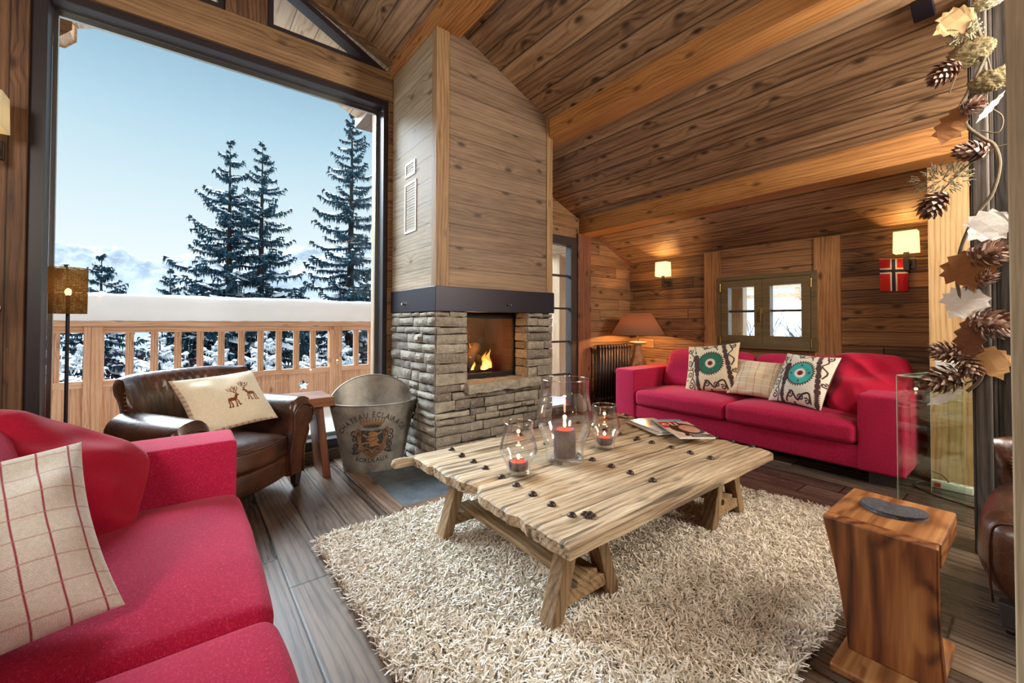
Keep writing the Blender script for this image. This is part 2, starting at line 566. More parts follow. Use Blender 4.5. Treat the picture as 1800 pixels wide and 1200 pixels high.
M['ext'] = wood('pale_exterior_timber', '8d6d50', 'c0a283', 'd9c1a4', 'x', 'z', .5, seam=0, var=.1, knots=.4, rough=.7)
M['extz'] = wood('pale_exterior_upright', '9b7b5c', 'c9ac8c', 'dcc6a8', 'z', 'x', .5, seam=0, var=.1, knots=.4, rough=.7)
M['soffit'] = wood('pale_soffit_boards', '8f7357', 'c2a88a', 'd8c3a6', 'y', 'x', .2, seam=.003, var=.15, knots=.5)
M['rail'] = wood('larch_railing', 'a5785a', 'd6a985', 'e8c6a8', 'x', 'z', .6, seam=0, var=.12, knots=.7, rough=.7)
M['railz'] = wood('larch_railing_upright', 'a5785a', 'd2a37e', 'e6c0a0', 'z', 'x', .16, seam=.002, var=.2, knots=1.0, rough=.7, seam_dark=.5)
M['pane'] = pane_mat('window_glass', (.97, .99, 1.0), .75, .0)
M['firepane'] = pane_mat('fire_glass', (.9, .88, .9), .8, .01)
M['glasspanel'] = pane_mat('clear_sheet_glass', (.88, .95, .90), 1.0, .05)
M['glassedge'] = plain('sheet_glass_edge', 'b9d6c8', .1, 0, .05, bump=0)
M['hollow'] = hollow_glass('blown_glass')
M['steel'] = plain('blackened_steel', '221e27', .42, .55, .2, 6)
M['black'] = plain('black_iron', '15110f', .5, .3, .2)
M['chrome'] = plain('brushed_metal', 'b9b4a8', .3, 1.0, .05, bump=0)
M['brass'] = plain('brass_hinge', 'c2a364', .35, 1.0, .08, bump=0)
M['white'] = plain('white_enamel', 'e2dfd8', .4, 0, .04, bump=0)
M['whiteplastic'] = plain('white_plastic', 'e8e6df', .35, 0, .03, bump=0)
M['redplastic'] = plain('red_switch', 'd5241a', .3, 0, .03, bump=0)
M['snow'] = plain('snow', 'f0f3f7', .8, 0, .05, 7, .25, Subsurface_Weight=0.0)
M['snow_tree'] = plain('tree_snow', 'e9eff6', .85, 0, .08, 9, .2)


def stone_mat():
    N = NT('dry_stone')
    co = N.coord()
    isl = N.n('NewGeometry').outputs['Random Per Island']
    base = N.ramp(isl, [(0.0, lin('6b645a')), (.3, lin('928a7d')), (.6, lin('aca494')), (.85, lin('817a6e')), (1.0, lin('bdb5a6'))])
    nz = N.noise(co, 14, 6, .65); n2 = N.noise(co, 55, 4, .6)
    col = N.mix(N.ramp(nz, [(.35, .55), (.65, 0.0)]), base, lin('5d5347'))
    col = N.mix(N.ramp(n2, [(.5, 0.0), (.75, .4)]), col, lin('cfc6b6'))
    return N.pbr(col, .85, N.bump(N.m('ADD', N.m('MULTIPLY', nz, .7), N.m('MULTIPLY', n2, .5)), .75, .02))


M['stone'] = stone_mat()
M['mortar'] = plain('dark_joint', '2b2620', .95, 0, .2)


def slate_mat(name, a, b, rough=.5):
    N = NT(name)
    co = N.coord()
    n1 = N.noise(co, 9, 6, .7); n2 = N.noise(co, 120, 3, .7)
    col = N.mix(N.ramp(n1, [(.35, 0.0), (.7, 1.0)]), lin(a), lin(b))
    col = N.mix(N.ramp(n2, [(.55, 0.0), (.8, .35)]), col, lin('b5bcc0'))
    return N.pbr(col, rough, N.bump(N.m('ADD', n1, N.m('MULTIPLY', n2, .4)), .4, .006))


M['slate'] = slate_mat('hearth_slate', '3c444a', '5c666c')
M['slate_dark'] = slate_mat('dark_slate', '26272b', '3f4147', .6)

# ------------------------------------------------------------------ the room shell
YB, XL = -3.2, -2.6       # rear wall and left wall
TH = .3


def struct(mb, name, m, label, cat, **k):
    o = mb.build(name, m, **k)
    return tag(o, label, cat, kind='structure')


b = MB(); b.box((XL - TH, YB - TH, -.2), (SX + TH, W + TH, 0))
struct(b, 'floor', M['floor'], 'brown oak plank floor with long boards running to the window', 'floor')

b = MB()
xo = SX + .9
b.prism([(RX, zc(RX)), (xo, 2.2 - .4297 * .9), (xo, 2.2 - .4297 * .9 + .25), (RX, zc(RX) + .25)], 1, YB - TH, W + .02)
xw = 2 * RX - xo
b.prism([(xw, 2.2 - .4297 * .9), (RX, zc(RX)), (RX, zc(RX) + .25), (xw, 2.2 - .4297 * .9 + .25)], 1, YB - TH, W + .02)
struct(b, 'ceiling', M['ceil'], 'sloping ceiling of brown knotty boards rising to the ridge', 'ceiling')

# sofa wall with its small window opening
b = MB()
wy0, wy1, wz0, wz1 = 1.54, 2.635, .935, 1.834
b.box((SX, YB, 0), (SX + TH, wy0, 2.215)); b.box((SX, wy1, 0), (SX + TH, W + TH, 2.215))
b.box((SX, wy0, 0), (SX + TH, wy1, wz0)); b.box((SX, wy0, wz1), (SX + TH, wy1, 2.215))
struct(b, 'wall_right', M['sofawall'], 'brown weathered board wall behind the far red sofa', 'wall')

# gable wall: left part, header, posts, corner
b = MB()
b.prism([(XL, 0), (-.82, 0), (-.82, zc(-.82)), (XL, zc(XL))], 1, W, W + TH)
struct(b, 'wall_back', M['vert'], 'upright brown boards left of the picture window', 'wall')
b = MB(); b.box((-.82, W, 3.475), (1.64, W + TH, 3.755))
struct(b, 'trim_1', M['header'], 'wide brown timber header over the picture window', 'beam', bevel=.006)
b = MB(); b.prism([(.224, 3.755), (.515, 3.755), (.515, zc(.515)), (RX, zc(RX)), (.224, zc(.224))], 1, W + .005, W + TH)
struct(b, 'trim_2', M['vert'], 'short upright timber between the two gable windows', 'post')
b = MB()
b.box((1.585, W, 0), (3.22, W + TH, 3.475)); b.prism([(1.62, 3.475), (3.22, 3.475), (3.22, zc(3.22)), (1.62, zc(1.62))], 1, W, W + TH)
b.prism([(3.22, 2.43), (4.56, 2.43), (4.56, zc(4.56)), (3.22, zc(3.22))], 1, W, W + TH)
b.prism([(4.56, 0), (SX + .01, 0), (SX + .01, zc(SX)), (4.56, zc(4.56))], 1, W, W + TH)
struct(b, 'wall_corner', M['gablewall'], 'reddish brown board wall beside the glazed door', 'wall')
b = MB(); b.box((4.30, W - .03, 0), (4.565, W + .1, 2.5))
struct(b, 'trim_3', M['jamb'], 'dark reddish upright timber between glazed door and corner', 'post', bevel=.006)
b = MB()
b.obox((4.6, W - .015, zc(4.6) - .03), (SX, W - .015, zc(SX) - .03), .03, .045)
struct(b, 'trim_4', M['jamb'], 'thin sloping ceiling strip in the far corner', 'trim')
# hidden sides of the room
b = MB(); b.prism([(YB, 0), (W + TH, 0), (W + TH, zc(XL) + .05), (YB, zc(XL) + .05)], 0, XL - .2, XL)
struct(b, 'wall_left', M['vert'], 'upright board wall behind the near red sofa', 'wall')
b = MB(); b.prism([(XL, 0), (SX, 0), (SX, zc(SX)), (RX, zc(RX)), (XL, zc(XL))], 1, YB - .2, YB)
struct(b, 'wall_front', M['gablewall'], 'board wall opposite the picture window', 'wall')
b = MB(); b.box((4.6, YB, 0), (SX, .562, 2.595))
b2 = MB(); b2.prism([(4.6, 0), (SX, 0), (SX, zc(SX)), (4.6, zc(4.6))], 1, YB, .562)
struct(b2, 'wall_partition', M['pale'], 'pale planed timber end of the partition by the garland', 'wall')

# purlins
for i, (x0, x1, zb, lab) in enumerate(((1.605, 1.85, 3.715, 'upper ceiling beam passing over the top of the chimney hood'),
                                       (2.9, 3.11, 3.128, 'middle honey coloured ceiling beam ending at the chimney hood'),
                                       (4.34, 4.6, 2.479, 'lower honey coloured ceiling beam nearest the far sofa'))):
    b = MB(); b.prism([(x0, zb), (x1, zb), (x1, zc(x1) + .03), (x0, zc(x0) + .03)], 1, YB, W)
    struct(b, 'trim_%d' % (5 + i), M['beam'], lab, 'beam', bevel=.008)

# sloped edge strip of the gable glazing, both sides
b = MB(); b.obox((.515, W + .02, zc(.515) - .025), (1.60, W + .02, zc(1.60) - .025), .06, .055)
struct(b, 'trim_8', M['header'], 'pale sloping strip along the right gable window', 'trim')

# window posts on the sofa wall and lighter board over the window
b = MB(); b.box((SX - .045, 2.601, 0), (SX + .02, 2.813, 2.19))
struct(b, 'trim_9', M['post_trim'], 'light upright timber left of the small window', 'post', bevel=.006)
b = MB(); b.box((SX - .045, 1.337, 0), (SX + .02, 1.573, 2.19))
struct(b, 'trim_10', M['post_trim'], 'light upright timber right of the small window', 'post', bevel=.006)
M['lintel'] = wood('window_lintel_boards', '5a3a22', '9c6f48', 'bd8d62', 'y', 'z', .19, seam=.003, var=.2)
b = MB(); b.box((SX - .012, 1.573, wz1), (SX + .02, 2.601, 2.195))
struct(b, 'trim_11', M['lintel'], 'light brown boards above the small window', 'board')
b = MB(); b.box((SX - .012, 1.573, .55), (SX + .02, 2.601, wz0))
struct(b, 'trim_12', M['lintel'], 'light brown boards under the small window', 'board')

# kickboard under the picture window
b = MB(); b.box((-.8, W - .02, 0), (1.62, W + .05, .095))
struct(b, 'baseboard_back', M['plinth'], 'low wooden kickboard under the picture window', 'baseboard', bevel=.004)

# ------------------------------------------------------------------ picture window
t = thing('window_1', 'huge dark framed picture window with a view of snowy firs', 'window', (0, W, 0), kind='structure')
b = MB()
x0, x1, z0, z1 = -.82, 1.585, .085, 3.475
b.box((x0, .03, z0), (x0 + .075, .17, z1)); b.box((x1 - .045, .03, z0), (x1, .17, z1))
b.box((x0 + .075, .03, z1 - .06), (x1 - .045, .17, z1)); b.box((x0 + .075, .03, z0), (x1 - .045, .17, z0 + .09))
b.build('frame', M['frame'], t, bevel=.004)
b = MB()
b.box((x0 + .075, .17, z0), (x0 + .1, .20, z1)); b.box((x1 - .075, .17, z0), (x1 - .045, .20, z1)); b.box((x0 + .1, .17, z1 - .1), (x1 - .075, .20, z1 - .06)); b.box((x0 + .1, .17, z0), (x1 - .075, .2, z0 + .12))
b.build('glazing_bead', M['chrome'], t)
b = MB(); b.box((x0 + .07, .14, z0 + .08), (x1 - .04, .148, z1 - .05))
b.build('pane', M['pane'], t)
# pale timbers outside
b = MB(); b.box((-1.2, W + TH, 3.58), (2.2, W + .55, 3.78))
struct(b, 'trim_13', M['ext'], 'pale exterior timber behind the top of the picture window', 'beam', bevel=.01)
b = MB(); b.box((1.558, W + TH, -.1), (1.80, W + .42, 3.6))
struct(b, 'trim_14', M['extz'], 'pale exterior upright behind the right window edge', 'post', bevel=.01)
b = MB(); b.prism([(-1.15, 3.435), (-.79, 3.435), (-.735, 3.50), (-.735, 3.62), (-1.15, 3.62)], 1, W + .56, W + .74)
struct(b, 'trim_15', M['ext'], 'pale log end jutting out under the eaves', 'beam', bevel=.02)
# eaves
b = MB()
b.prism([(RX, zc(RX)), (xo, 2.2 - .4297 * .9), (xo, 2.2 - .4297 * .9 + .25), (RX, zc(RX) + .25)], 1, W + .03, W + 1.35)
b.prism([(xw, 2.2 - .4297 * .9), (RX, zc(RX)), (RX, zc(RX) + .25), (xw, 2.2 - .4297 * .9 + .25)], 1, W + .03, W + 1.35)
struct(b, 'trim_16', M['soffit'], 'pale boarded eaves outside the gable windows', 'eaves')
M['rafter'] = wood('brown_rafter', '4a3a2b', '75604a', '94806a', 'y', 'x', .4, seam=0)
b = MB(); b.box((1.68, W + .45, 3.74), (1.92, W + 1.4, 3.94))
struct(b, 'trim_17', M['rafter'], 'brown rafter tail under the eaves by the right fir', 'beam')

# gable triangles
def tri_window(name, pts, lab):
    """pts: three corners (x, z); frame bars along the edges and one pane"""
    t = thing(name, lab, 'window', (0, W, 0), kind='structure')
    c = Vector((sum(p[0] for p in pts) / 3, sum(p[1] for p in pts) / 3))
    b = MB()
    n = 3
    L = [Vector(p) for p in pts]
    def inset(d):
        out = []
        for i in range(n):
            p, q, r = L[i - 1], L[i], L[(i + 1) % n]
            e1 = (q - p).normalized(); e2 = (r - q).normalized()
            n1 = Vector((-e1.y, e1.x)); n2 = Vector((-e2.y, e2.x))
            if n1.dot(c - q) < 0: n1 = -n1
            if n2.dot(c - q) < 0: n2 = -n2
            bis = (n1 + n2); k = d / max(.15, bis.normalized().dot(n1))
            out.append(q + bis.normalized() * k)
        return out
    I = inset(.05)
    for i in range(n):
        j = (i + 1) % n
        b.prism([tuple(L[i]), tuple(L[j]), tuple(I[j]), tuple(I[i])], 1, .03, .16)
    b.build('frame', M['frame'], t)
    b = MB(); b.prism([tuple(p) for p in inset(.045)], 1, .12, .126); b.build('pane', M['pane'], t)
    return t


tri_window('window_2', [(.515, 3.757), (1.60, 3.757), (.515, zc(.515) - .05)], 'right triangular gable window above the header')
tri_window('window_3', [(.224, 3.757), (-.86, 3.757), (.224, zc(.224) - .05)], 'left triangular gable window above the header')
b = MB(); b.prism([(-.82, 3.755), (-.86, 3.755), (-1.0, 3.475), (-.82, 3.475)], 1, W, W + TH)

# ------------------------------------------------------------------ glazed door right of the chimney
t = thing('door_1', 'dark framed glazed door with horizontal bars beside the chimney', 'door', (0, W, 0), kind='structure')
b = MB()
dx0, dx1, dz = 3.24, 4.30, 2.43
b.box((dx0, -.01, 0), (dx0 + .13, .1, dz)); b.box((dx1 - .12, -.01, 0), (dx1, .1, dz)); b.box((dx0 + .13, -.01, dz - .12), (dx1 - .12, .1, dz)); b.box((dx0 + .13, -.01, 0), (dx1 - .12, .1, .12))
b.build('frame', M['door_frame'], t, bevel=.004)
b = MB()
for z in (1.889, 1.442, .99, .546): b.box((dx0 + .13, .02, z - .013), (dx1 - .12, .07, z + .013))
b.build('glazing_bar', M['door_frame'], t)
b = MB(); b.box((dx0 + .12, .05, .1), (dx1 - .11, .056, dz - .1)); b.build('pane', M['pane'], t)

# ------------------------------------------------------------------ small casement window
t = thing('window_4', 'small olive casement window above the far red sofa', 'window', (SX, 0, 0), kind='structure')
b = MB()
fx0, fx1 = -.06, .10
b.box((fx0, wy0, wz0), (fx1, wy0 + .06, wz1)); b.box((fx0, wy1 - .06, wz0), (fx1, wy1, wz1)); b.box((fx0, wy0 + .06, wz1 - .05), (fx1, wy1 - .06, wz1)); b.box((fx0 - .01, wy0 + .06, wz0), (fx1, wy1 - .06, wz0 + .07))
b.build('frame', M['frame_small'], t, bevel=.004)
ym = 2.092
for k, (a, c) in enumerate(((ym + .002, wy1 - .062), (wy0 + .062, ym - .002))):
    s = MB(); w = .085
    zz0, zz1 = wz0 + .075, wz1 - .055
    s.box((fx0 - .012, a, zz0), (.03, a + w, zz1)); s.box((fx0 - .012, c - w, zz0), (.03, c, zz1)); s.box((fx0 - .012, a + w, zz1 - w), (.03, c - w, zz1)); s.box((fx0 - .012, a + w, zz0), (.03, c - w, zz0 + w))
    o = s.build('sash', M['frame_small'], t, bevel=.004)
    s = MB(); s.box((-.03, a + w, (zz0 + zz1) / 2 - .013), (.02, c - w, (zz0 + zz1) / 2 + .013)); s.build('glazing_bar', M['door_frame'], o)
    s = MB(); s.box((0, a + w - .005, zz0 + w - .005), (.006, c - w + .005, zz1 - w + .005)); s.build('pane', M['pane'], o)
s = MB(); s.box((fx0 - .03, ym - .012, 1.36), (fx0 - .01, ym + .012, 1.43)); s.obox((fx0 - .045, ym, 1.41), (fx0 - .045, ym, 1.27), .016, .016); s.obox((fx0 - .02, ym, 1.40), (fx0 - .05, ym, 1.40), .014, .014)
s.build('handle', M['brass'], t, bevel=.003)
for y, z in ((wy1 - .05, 1.70), (wy1 - .05, 1.03), (wy0 + .05, 1.70), (wy0 + .05, 1.03)):
    s = MB(); s.lathe([(.009, -.05), (.009, .05)], 10, (fx0 - .012, y, z)); s.build('hinge', M['brass'], t, smooth=True)
# ------------------------------------------------------------------ fireplace
fp = thing('fireplace', 'corner fireplace with dry stone base, steel band and tall wooden hood', 'fireplace', (0, 0, 0))
cx0, cx1, cy0 = 1.63, 2.94, 3.10
ox0, ox1, oz0, oz1 = 1.925, 2.62, .72, 1.335
b = MB(); b.prism([(cx0 + .01, 1.54), (cx1 - .01, 1.54), (cx1 - .01, zc(cx1) + .02), (cx0 + .01, zc(cx0) + .02)], 1, cy0 + .005, W)
b.build('chimney_hood', M['hood'], fp)
b = MB(); b.prism([(cy0 + .012, 1.54), (W, 1.54), (W, zc(cx0) + .01), (cy0 + .012, zc(cx0) + .01)], 0, cx0 - .005, cx0 + .012)
b.build('side_boards', M['hood_side_lit'], fp)
b = MB()
b.prism([(cx0 - .012, 1.545), (cx0 + .11, 1.545), (cx0 + .11, zc(cx0 + .11) + .01), (cx0 - .012, zc(cx0) + .01)], 1, cy0 - .008, cy0 + .02)
b.prism([(cy0 + .021, 1.545), (cy0 + .07, 1.545), (cy0 + .07, zc(cx0) + .01), (cy0 + .021, zc(cx0) + .01)], 0, cx0 - .012, cx0 + .01)
b.build('corner_trim', M['hood_trim'], fp)
b = MB(); b.prism([(cx1 - .075, 1.545), (cx1 + .004, 1.545), (cx1 + .004, zc(cx1) + .01), (cx1 - .075, zc(cx1 - .075) + .01)], 1, cy0 - .006, cy0 + .03)
b.build('edge_trim', M['hood_trim'], fp)
b = MB(); b.box((cx0 - .018, cy0 - .018, 1.342), (cx1 + .018, W - .002, 1.55))
band = b.build('steel_band', M['steel'], fp, bevel=.003)
s = MB()
for (px, yy) in ((2.37, cy0 - .018),):
    s.tube([(px - .012, yy, 1.405), (px - .012, yy - .025, 1.415)], .006, 8); s.tube([(px + .018, yy, 1.405), (px + .018, yy - .02, 1.41)], .005, 8)
s.build('knob', M['chrome'], band, smooth=True)
s = MB(); s.tube([(cx0 - .018, 3.70, 1.415), (cx0 - .045, 3.70, 1.42)], .012, 8); s.build('knob', M['chrome'], band, smooth=True)

# dry stone blocks
rs = random.Random(3)
st = MB()


def block(p0, ex, ez, dn, w, h, depth, nx=5, nz=3):
    """one rough stone: p0 lower corner on the wall plane, ex along, ez up, dn outward normal"""
    seed = rs.random() * 100
    prot = rs.uniform(.008, .034)
    vs = []; fs = []
    j = [rs.uniform(-.006, .006) for _ in range(8)]
    for i in range(nx + 1):
        for k in range(nz + 1):
            u = i / nx; v = k / nz
            e = min(u * w, (1 - u) * w, v * h, (1 - v) * h)
            rnd = min(1, e / .010)
            bulge = prot * (0.25 + .75 * rnd) + .012 * smoothnoise(seed + u * w * 16, v * h * 22, 3.1) * rnd
            du = j[0] * (1 - u) * (1 - v) + j[1] * u * (1 - v) + j[2] * (1 - u) * v + j[3] * u * v + .004 * smoothnoise(seed, v * 4, u * 3)
            dv = j[4] * (1 - u) * (1 - v) + j[5] * u * (1 - v) + j[6] * (1 - u) * v + j[7] * u * v + .005 * smoothnoise(u * w * 14, seed, v)
            vs.append(p0 + ex * (u * w + du) + ez * (v * h + dv) + dn * bulge)
    def id_(i, k): return i * (nz + 1) + k
    for i in range(nx):
        for k in range(nz):
            fs.append((id_(i, k), id_(i + 1, k), id_(i + 1, k + 1), id_(i, k + 1)))
    ring = [id_(i, 0) for i in range(nx + 1)] + [id_(nx, k) for k in range(1, nz + 1)] + [id_(i, nz) for i in range(nx - 1, -1, -1)] + [id_(0, k) for k in range(nz - 1, 0, -1)]
    base = len(vs)
    for r in ring: vs.append(vs[r] - dn * depth)
    for i in range(len(ring)):
        a, c = ring[i], ring[(i + 1) % len(ring)]
        fs.append((c, a, base + i, base + (i + 1) % len(ring)))
    st.add(vs, fs)


zs = [0.0]
while zs[-1] < 1.34:
    zs.append(zs[-1] + rs.uniform(.055, .1))
zs[-1] = 1.34
if zs[-1] - zs[-2] < .04: zs.pop(-2)
Xv, Yv, Zv = Vector((1, 0, 0)), Vector((0, 1, 0)), Vector((0, 0, 1))
g = .009
for ci in range(len(zs) - 1):
    z0, z1 = zs[ci] + g / 2, zs[ci + 1] - g / 2
    zm = (z0 + z1) / 2
    # left side: runs from the room corner back to the wall
    y = cy0
    while y < W - .02:
        l = min(rs.uniform(.13, .34), W - y)
        if W - (y + l) < .1: l = W - y
        block(Vector((cx0, y + l, z0)), -Yv, Zv, -Xv, l - g, z1 - z0, .05)
        y += l
    # front
    runs = [(cx0, cx1)] if zm < oz0 - .03 else [(cx0, ox0), (ox1, cx1)]
    for a, c in runs:
        x = a
        while x < c - .02:
            l = min(rs.uniform(.12, .36), c - x)
            if c - (x + l) < .09: l = c - x
            block(Vector((x, cy0, z0)), Xv, Zv, -Yv, l - g, z1 - z0, .06)
            x += l
    if zm > oz0 - .03:   # reveals of the opening
        block(Vector((ox1, cy0 + .19, z0)), -Yv, Zv, -Xv, .185, z1 - z0, .04, 3, 2)
        block(Vector((ox0, cy0, z0)), Yv, Zv, Xv, .185, z1 - z0, .04, 3, 2)
    # right side
    block(Vector((cx1, cy0, z0)), Yv, Zv, Xv, .40, z1 - z0, .05); block(Vector((cx1, cy0 + .4, z0)), Yv, Zv, Xv, .5, z1 - z0, .05)
st.build('stone_facing', M['stone'], fp, smooth=True, angle=35)
b = MB()
b.box((cx0 + .02, cy0 + .02, 0), (ox0 - .012, W, 1.345)); b.box((ox1 + .012, cy0 + .02, 0), (cx1 - .02, W, 1.345)); b.box((ox0 - .012, cy0 + .02, 0), (ox1 + .012, W, oz0 - .02))
b.build('masonry_core', M['mortar'], fp)
# rough stone shelf under the opening
def shelf(p, q):
    return (p.x + .01 * smoothnoise(p.x * 9, p.z * 20, 1), p.y + (.022 * smoothnoise(p.x * 11, p.z * 30, 5) if q.y < .5 else 0), p.z + .012 * smoothnoise(p.x * 8, p.y * 10, 9))
b = MB(); b.rblock((ox0 - .02, cy0 - .075, .635), (ox1 + .13, cy0 + .2, .722), .012, (26, 6, 4), 2, shelf)
b.build('stone_shelf', M['stone'], fp, smooth=True, angle=50)
# firebox
yf = cy0 + .19
b = MB()
b.box((ox0 - .012, yf + .02, oz0 - .02), (ox0, 3.86, oz1 + .01)); b.box((ox1, yf + .02, oz0 - .02), (ox1 + .012, 3.86, oz1 + .01)); b.box((ox0, 3.84, oz0 - .02), (ox1, 3.86, oz1 + .01))
b.box((ox0, yf + .02, oz1 - .005), (ox1, 3.84, oz1 + .01)); b.box((ox0, yf + .02, oz0 - .02), (ox1, 3.84, oz0 + .012))
M['firebrick'] = plain('sooty_fire_lining', '4a3226', .9, 0, .3, 9, .3)
b.build('firebox', M['firebrick'], fp)
b = MB(); fw = .028
b.box((ox0, yf, oz0), (ox0 + fw, yf + .03, oz1)); b.box((ox1 - fw, yf, oz0), (ox1, yf + .03, oz1)); b.box((ox0 + fw, yf, oz1 - .05), (ox1 - fw, yf + .03, oz1)); b.box((ox0 + fw, yf, oz0), (ox1 - fw, yf + .03, oz0 + .05))
fd = b.build('fire_door', M['black'], fp, bevel=.003)
b = MB(); b.box((ox0 + fw - .004, yf + .012, oz0 + .045), (ox1 - fw + .004, yf + .017, oz1 - .045)); b.build('pane', M['firepane'], fd)
# air grilles on the left side of the hood
for (y0, y1, z0, z1, n) in ((3.50, 3.715, 2.60, 2.735, 4), (3.475, 3.725, 2.075, 2.545, 17)):
    b = MB(); fr = .022; xx = cx0 - .012
    b.box((xx, y0, z0), (xx + .01, y0 + fr, z1)); b.box((xx, y1 - fr, z0), (xx + .01, y1, z1)); b.box((xx, y0 + fr, z1 - fr), (xx + .01, y1 - fr, z1)); b.box((xx, y0 + fr, z0), (xx + .01, y1 - fr, z0 + fr))
    h = (z1 - z0 - 2 * fr) / n
    for i in range(n):
        zz = z0 + fr + h * (i + .5)
        b.obox((xx + .006, y0 + fr + .012, zz), (xx + .006, y1 - fr - .012, zz), .004, h * .18)
    gr = b.build('air_grille', M['white'], fp)
    b = MB(); b.box((xx + .008, y0 + fr, z0 + fr), (xx + .0085, y1 - fr, z1 - fr)); b.build('dark_backing', M['black'], gr)

# logs and flames
M['log'] = plain('charred_log', '2a1c14', .95, 0, .4, 30, .5)
logs = [((2.02, 3.50, .77), (2.50, 3.56, .80), .052), ((2.1, 3.42, .80), (2.34, 3.60, 1.0), .058), ((2.06, 3.62, .80), (2.42, 3.52, .86), .045), ((2.28, 3.48, .90), (2.52, 3.58, .80), .034), ((1.97, 3.46, .86), (2.16, 3.56, .84), .05)]
labs = ['charred log lying across the bottom of the fire', 'dark log leaning up in front of the flames', 'charred log behind the leaning one', 'thin charred log sloping down to the right', 'short charred log at the left of the fire']
for (a, c, r), lab in zip(logs, labs):
    a = Vector(a); c = Vector(c); b = MB()
    pts = [a.lerp(c, i / 6) + Vector((0, 0, .006 * math.sin(i * 2.1))) for i in range(7)]
    b.tube(pts, [r * (1 + .12 * math.sin(i * 1.7 + r * 90)) for i in range(7)], 12)
    tag(b.build('fire_log', M['log'], smooth=True, angle=50), lab, 'log', 'logs burning in the fireplace')


def flame_mat():
    N = NT('flame')
    co = N.coord()
    z = N.n('SeparateXYZ', {0: co}).outputs[2]
    lw = N.n('LayerWeight', {0: .35}).outputs['Facing']
    h = N.m('MULTIPLY', z, 3.0)
    t = N.m('ADD', h, N.m('MULTIPLY', lw, .75))
    col = N.ramp(t, [(.1, (1.0, .62, .16)), (.5, (1.0, .33, .04)), (1.0, (.9, .12, .01))])
    stg = N.ramp(t, [(.1, 1.0), (.5, .55), (1.0, .12)])
    e = N.n('Emission', {0: col, 1: N.m('MULTIPLY', stg, 4.0)})
    tr = N.n('BsdfTransparent')
    f = N.m('MULTIPLY', N.ramp(t, [(.25, 1.0), (.8, .75), (1.25, 0.0)]), N.ramp(N.noise(co, 18, 2), [(.25, .5), (.6, 1.0)]))
    mx = N.n('MixShader', {0: f, 1: tr.outputs[0], 2: e.outputs[0]})
    N.t.links.new(mx.outputs[0], N.out.inputs[0])
    return N.mat


M['flame'] = flame_mat()
fl_ = [((2.14, 3.58), .36, .075, .03), ((2.06, 3.50), .22, .06, -.02), ((2.24, 3.55), .27, .06, .02), ((2.34, 3.42), .17, .055, .015), ((2.42, 3.50), .19, .05, .02), ((2.20, 3.45), .13, .05, -.01), ((2.30, 3.38), .10, .045, .01)]
tfl = thing('fire_flames', 'orange flames burning between the logs in the fireplace', 'flames', (0, 0, .79))
for i, ((x, y), h, r, lean) in enumerate(fl_):
    b = MB(); n = 14; prof = []
    for k in range(n + 1):
        u = k / n
        rr = r * (math.sin(PI * min(1, u * .72 + .24)) ** 1.3) * (1 - u) ** .45 * (1 + .18 * math.sin(u * 9 + i))
        prof.append((max(.0015, rr), u))
    vs = []; fs = []; m = 14
    for k, (rr, u) in enumerate(prof):
        ox = lean * u + .018 * math.sin(u * 7 + i * 2); oy = .012 * math.sin(u * 6 + i)
        for a in range(m): vs.append((x + ox + rr * math.cos(2 * PI * a / m), y + oy + rr * math.sin(2 * PI * a / m), u * h))
    for k in range(n):
        for a in range(m): fs.append((k * m + a, k * m + (a + 1) % m, (k + 1) * m + (a + 1) % m, (k + 1) * m + a))
    b.add(vs, fs); b.build('flame', M['flame'], tfl, smooth=True, angle=0)

# hearth slab with its wooden border
b = MB()
b.box((1.17, 2.67, 0), (cx0 - .03, W - .02, .012)); b.box((cx0 - .03, 2.67, 0), (3.05, cy0 - .03, .012))
tag(b.build('hearth_slab', M['slate'], bevel=.002), 'blue grey slate hearth slab set in the floor before the fireplace', 'hearth')
b = MB(); b.prism([(1.06, 2.56), (1.17, 2.67), (1.17, W - .02), (1.06, W - .02)], 2, 0, .013)
tag(struct(b, 'trim_18', M['hearth_wood'], 'wooden border strip along the left of the slate hearth', 'trim', bevel=.002), None)
b = MB(); b.prism([(1.06, 2.56), (3.15, 2.56), (3.05, 2.67), (1.17, 2.67)], 2, 0, .013)
struct(b, 'trim_19', M['hearth_wood2'], 'wooden border strip along the front of the slate hearth', 'trim', bevel=.002)
# ------------------------------------------------------------------ balcony
YR = 6.40
rl = thing('balcony_railing', 'larch balcony railing with balusters and boarded lower half outside the window', 'railing', (0, YR, 0))
rx0, rx1 = -4.2, 8.2
posts = [(-3.2, -3.05), (-.86, -.71), (1.64, 1.81), (4.2, 4.36), (6.6, 6.76)]
b = MB(); b.box((rx0, -.06, 1.19), (rx1, .10, 1.275)); b.build('top_rail', M['rail'], rl, bevel=.006)
b = MB(); b.box((rx0, -.02, 1.125), (rx1, .05, 1.19)); b.build('upper_rail', M['rail'], rl, bevel=.004)
b = MB(); b.box((rx0, -.03, .53), (rx1, .05, .605)); b.build('lower_rail', M['rail'], rl, bevel=.004)
b = MB(); b.box((rx0, -.03, .01), (rx1, .05, .09)); b.build('bottom_rail', M['rail'], rl, bevel=.004)
for a, c in posts:
    b = MB(); b.box((a, -.05, -.1), (c, .08, 1.19)); b.build('railing_post', M['railz'], rl, bevel=.006)
ends = [rx0] + [v for p in posts for v in p] + [rx1]
pr = D.meshes.new('baluster'); bm_ = MB(); bm_.box((-.034, -.02, .605), (.034, .04, 1.125))
pr.from_pydata(bm_.v, [], bm_.f)
pr.materials.append(M['railz'])
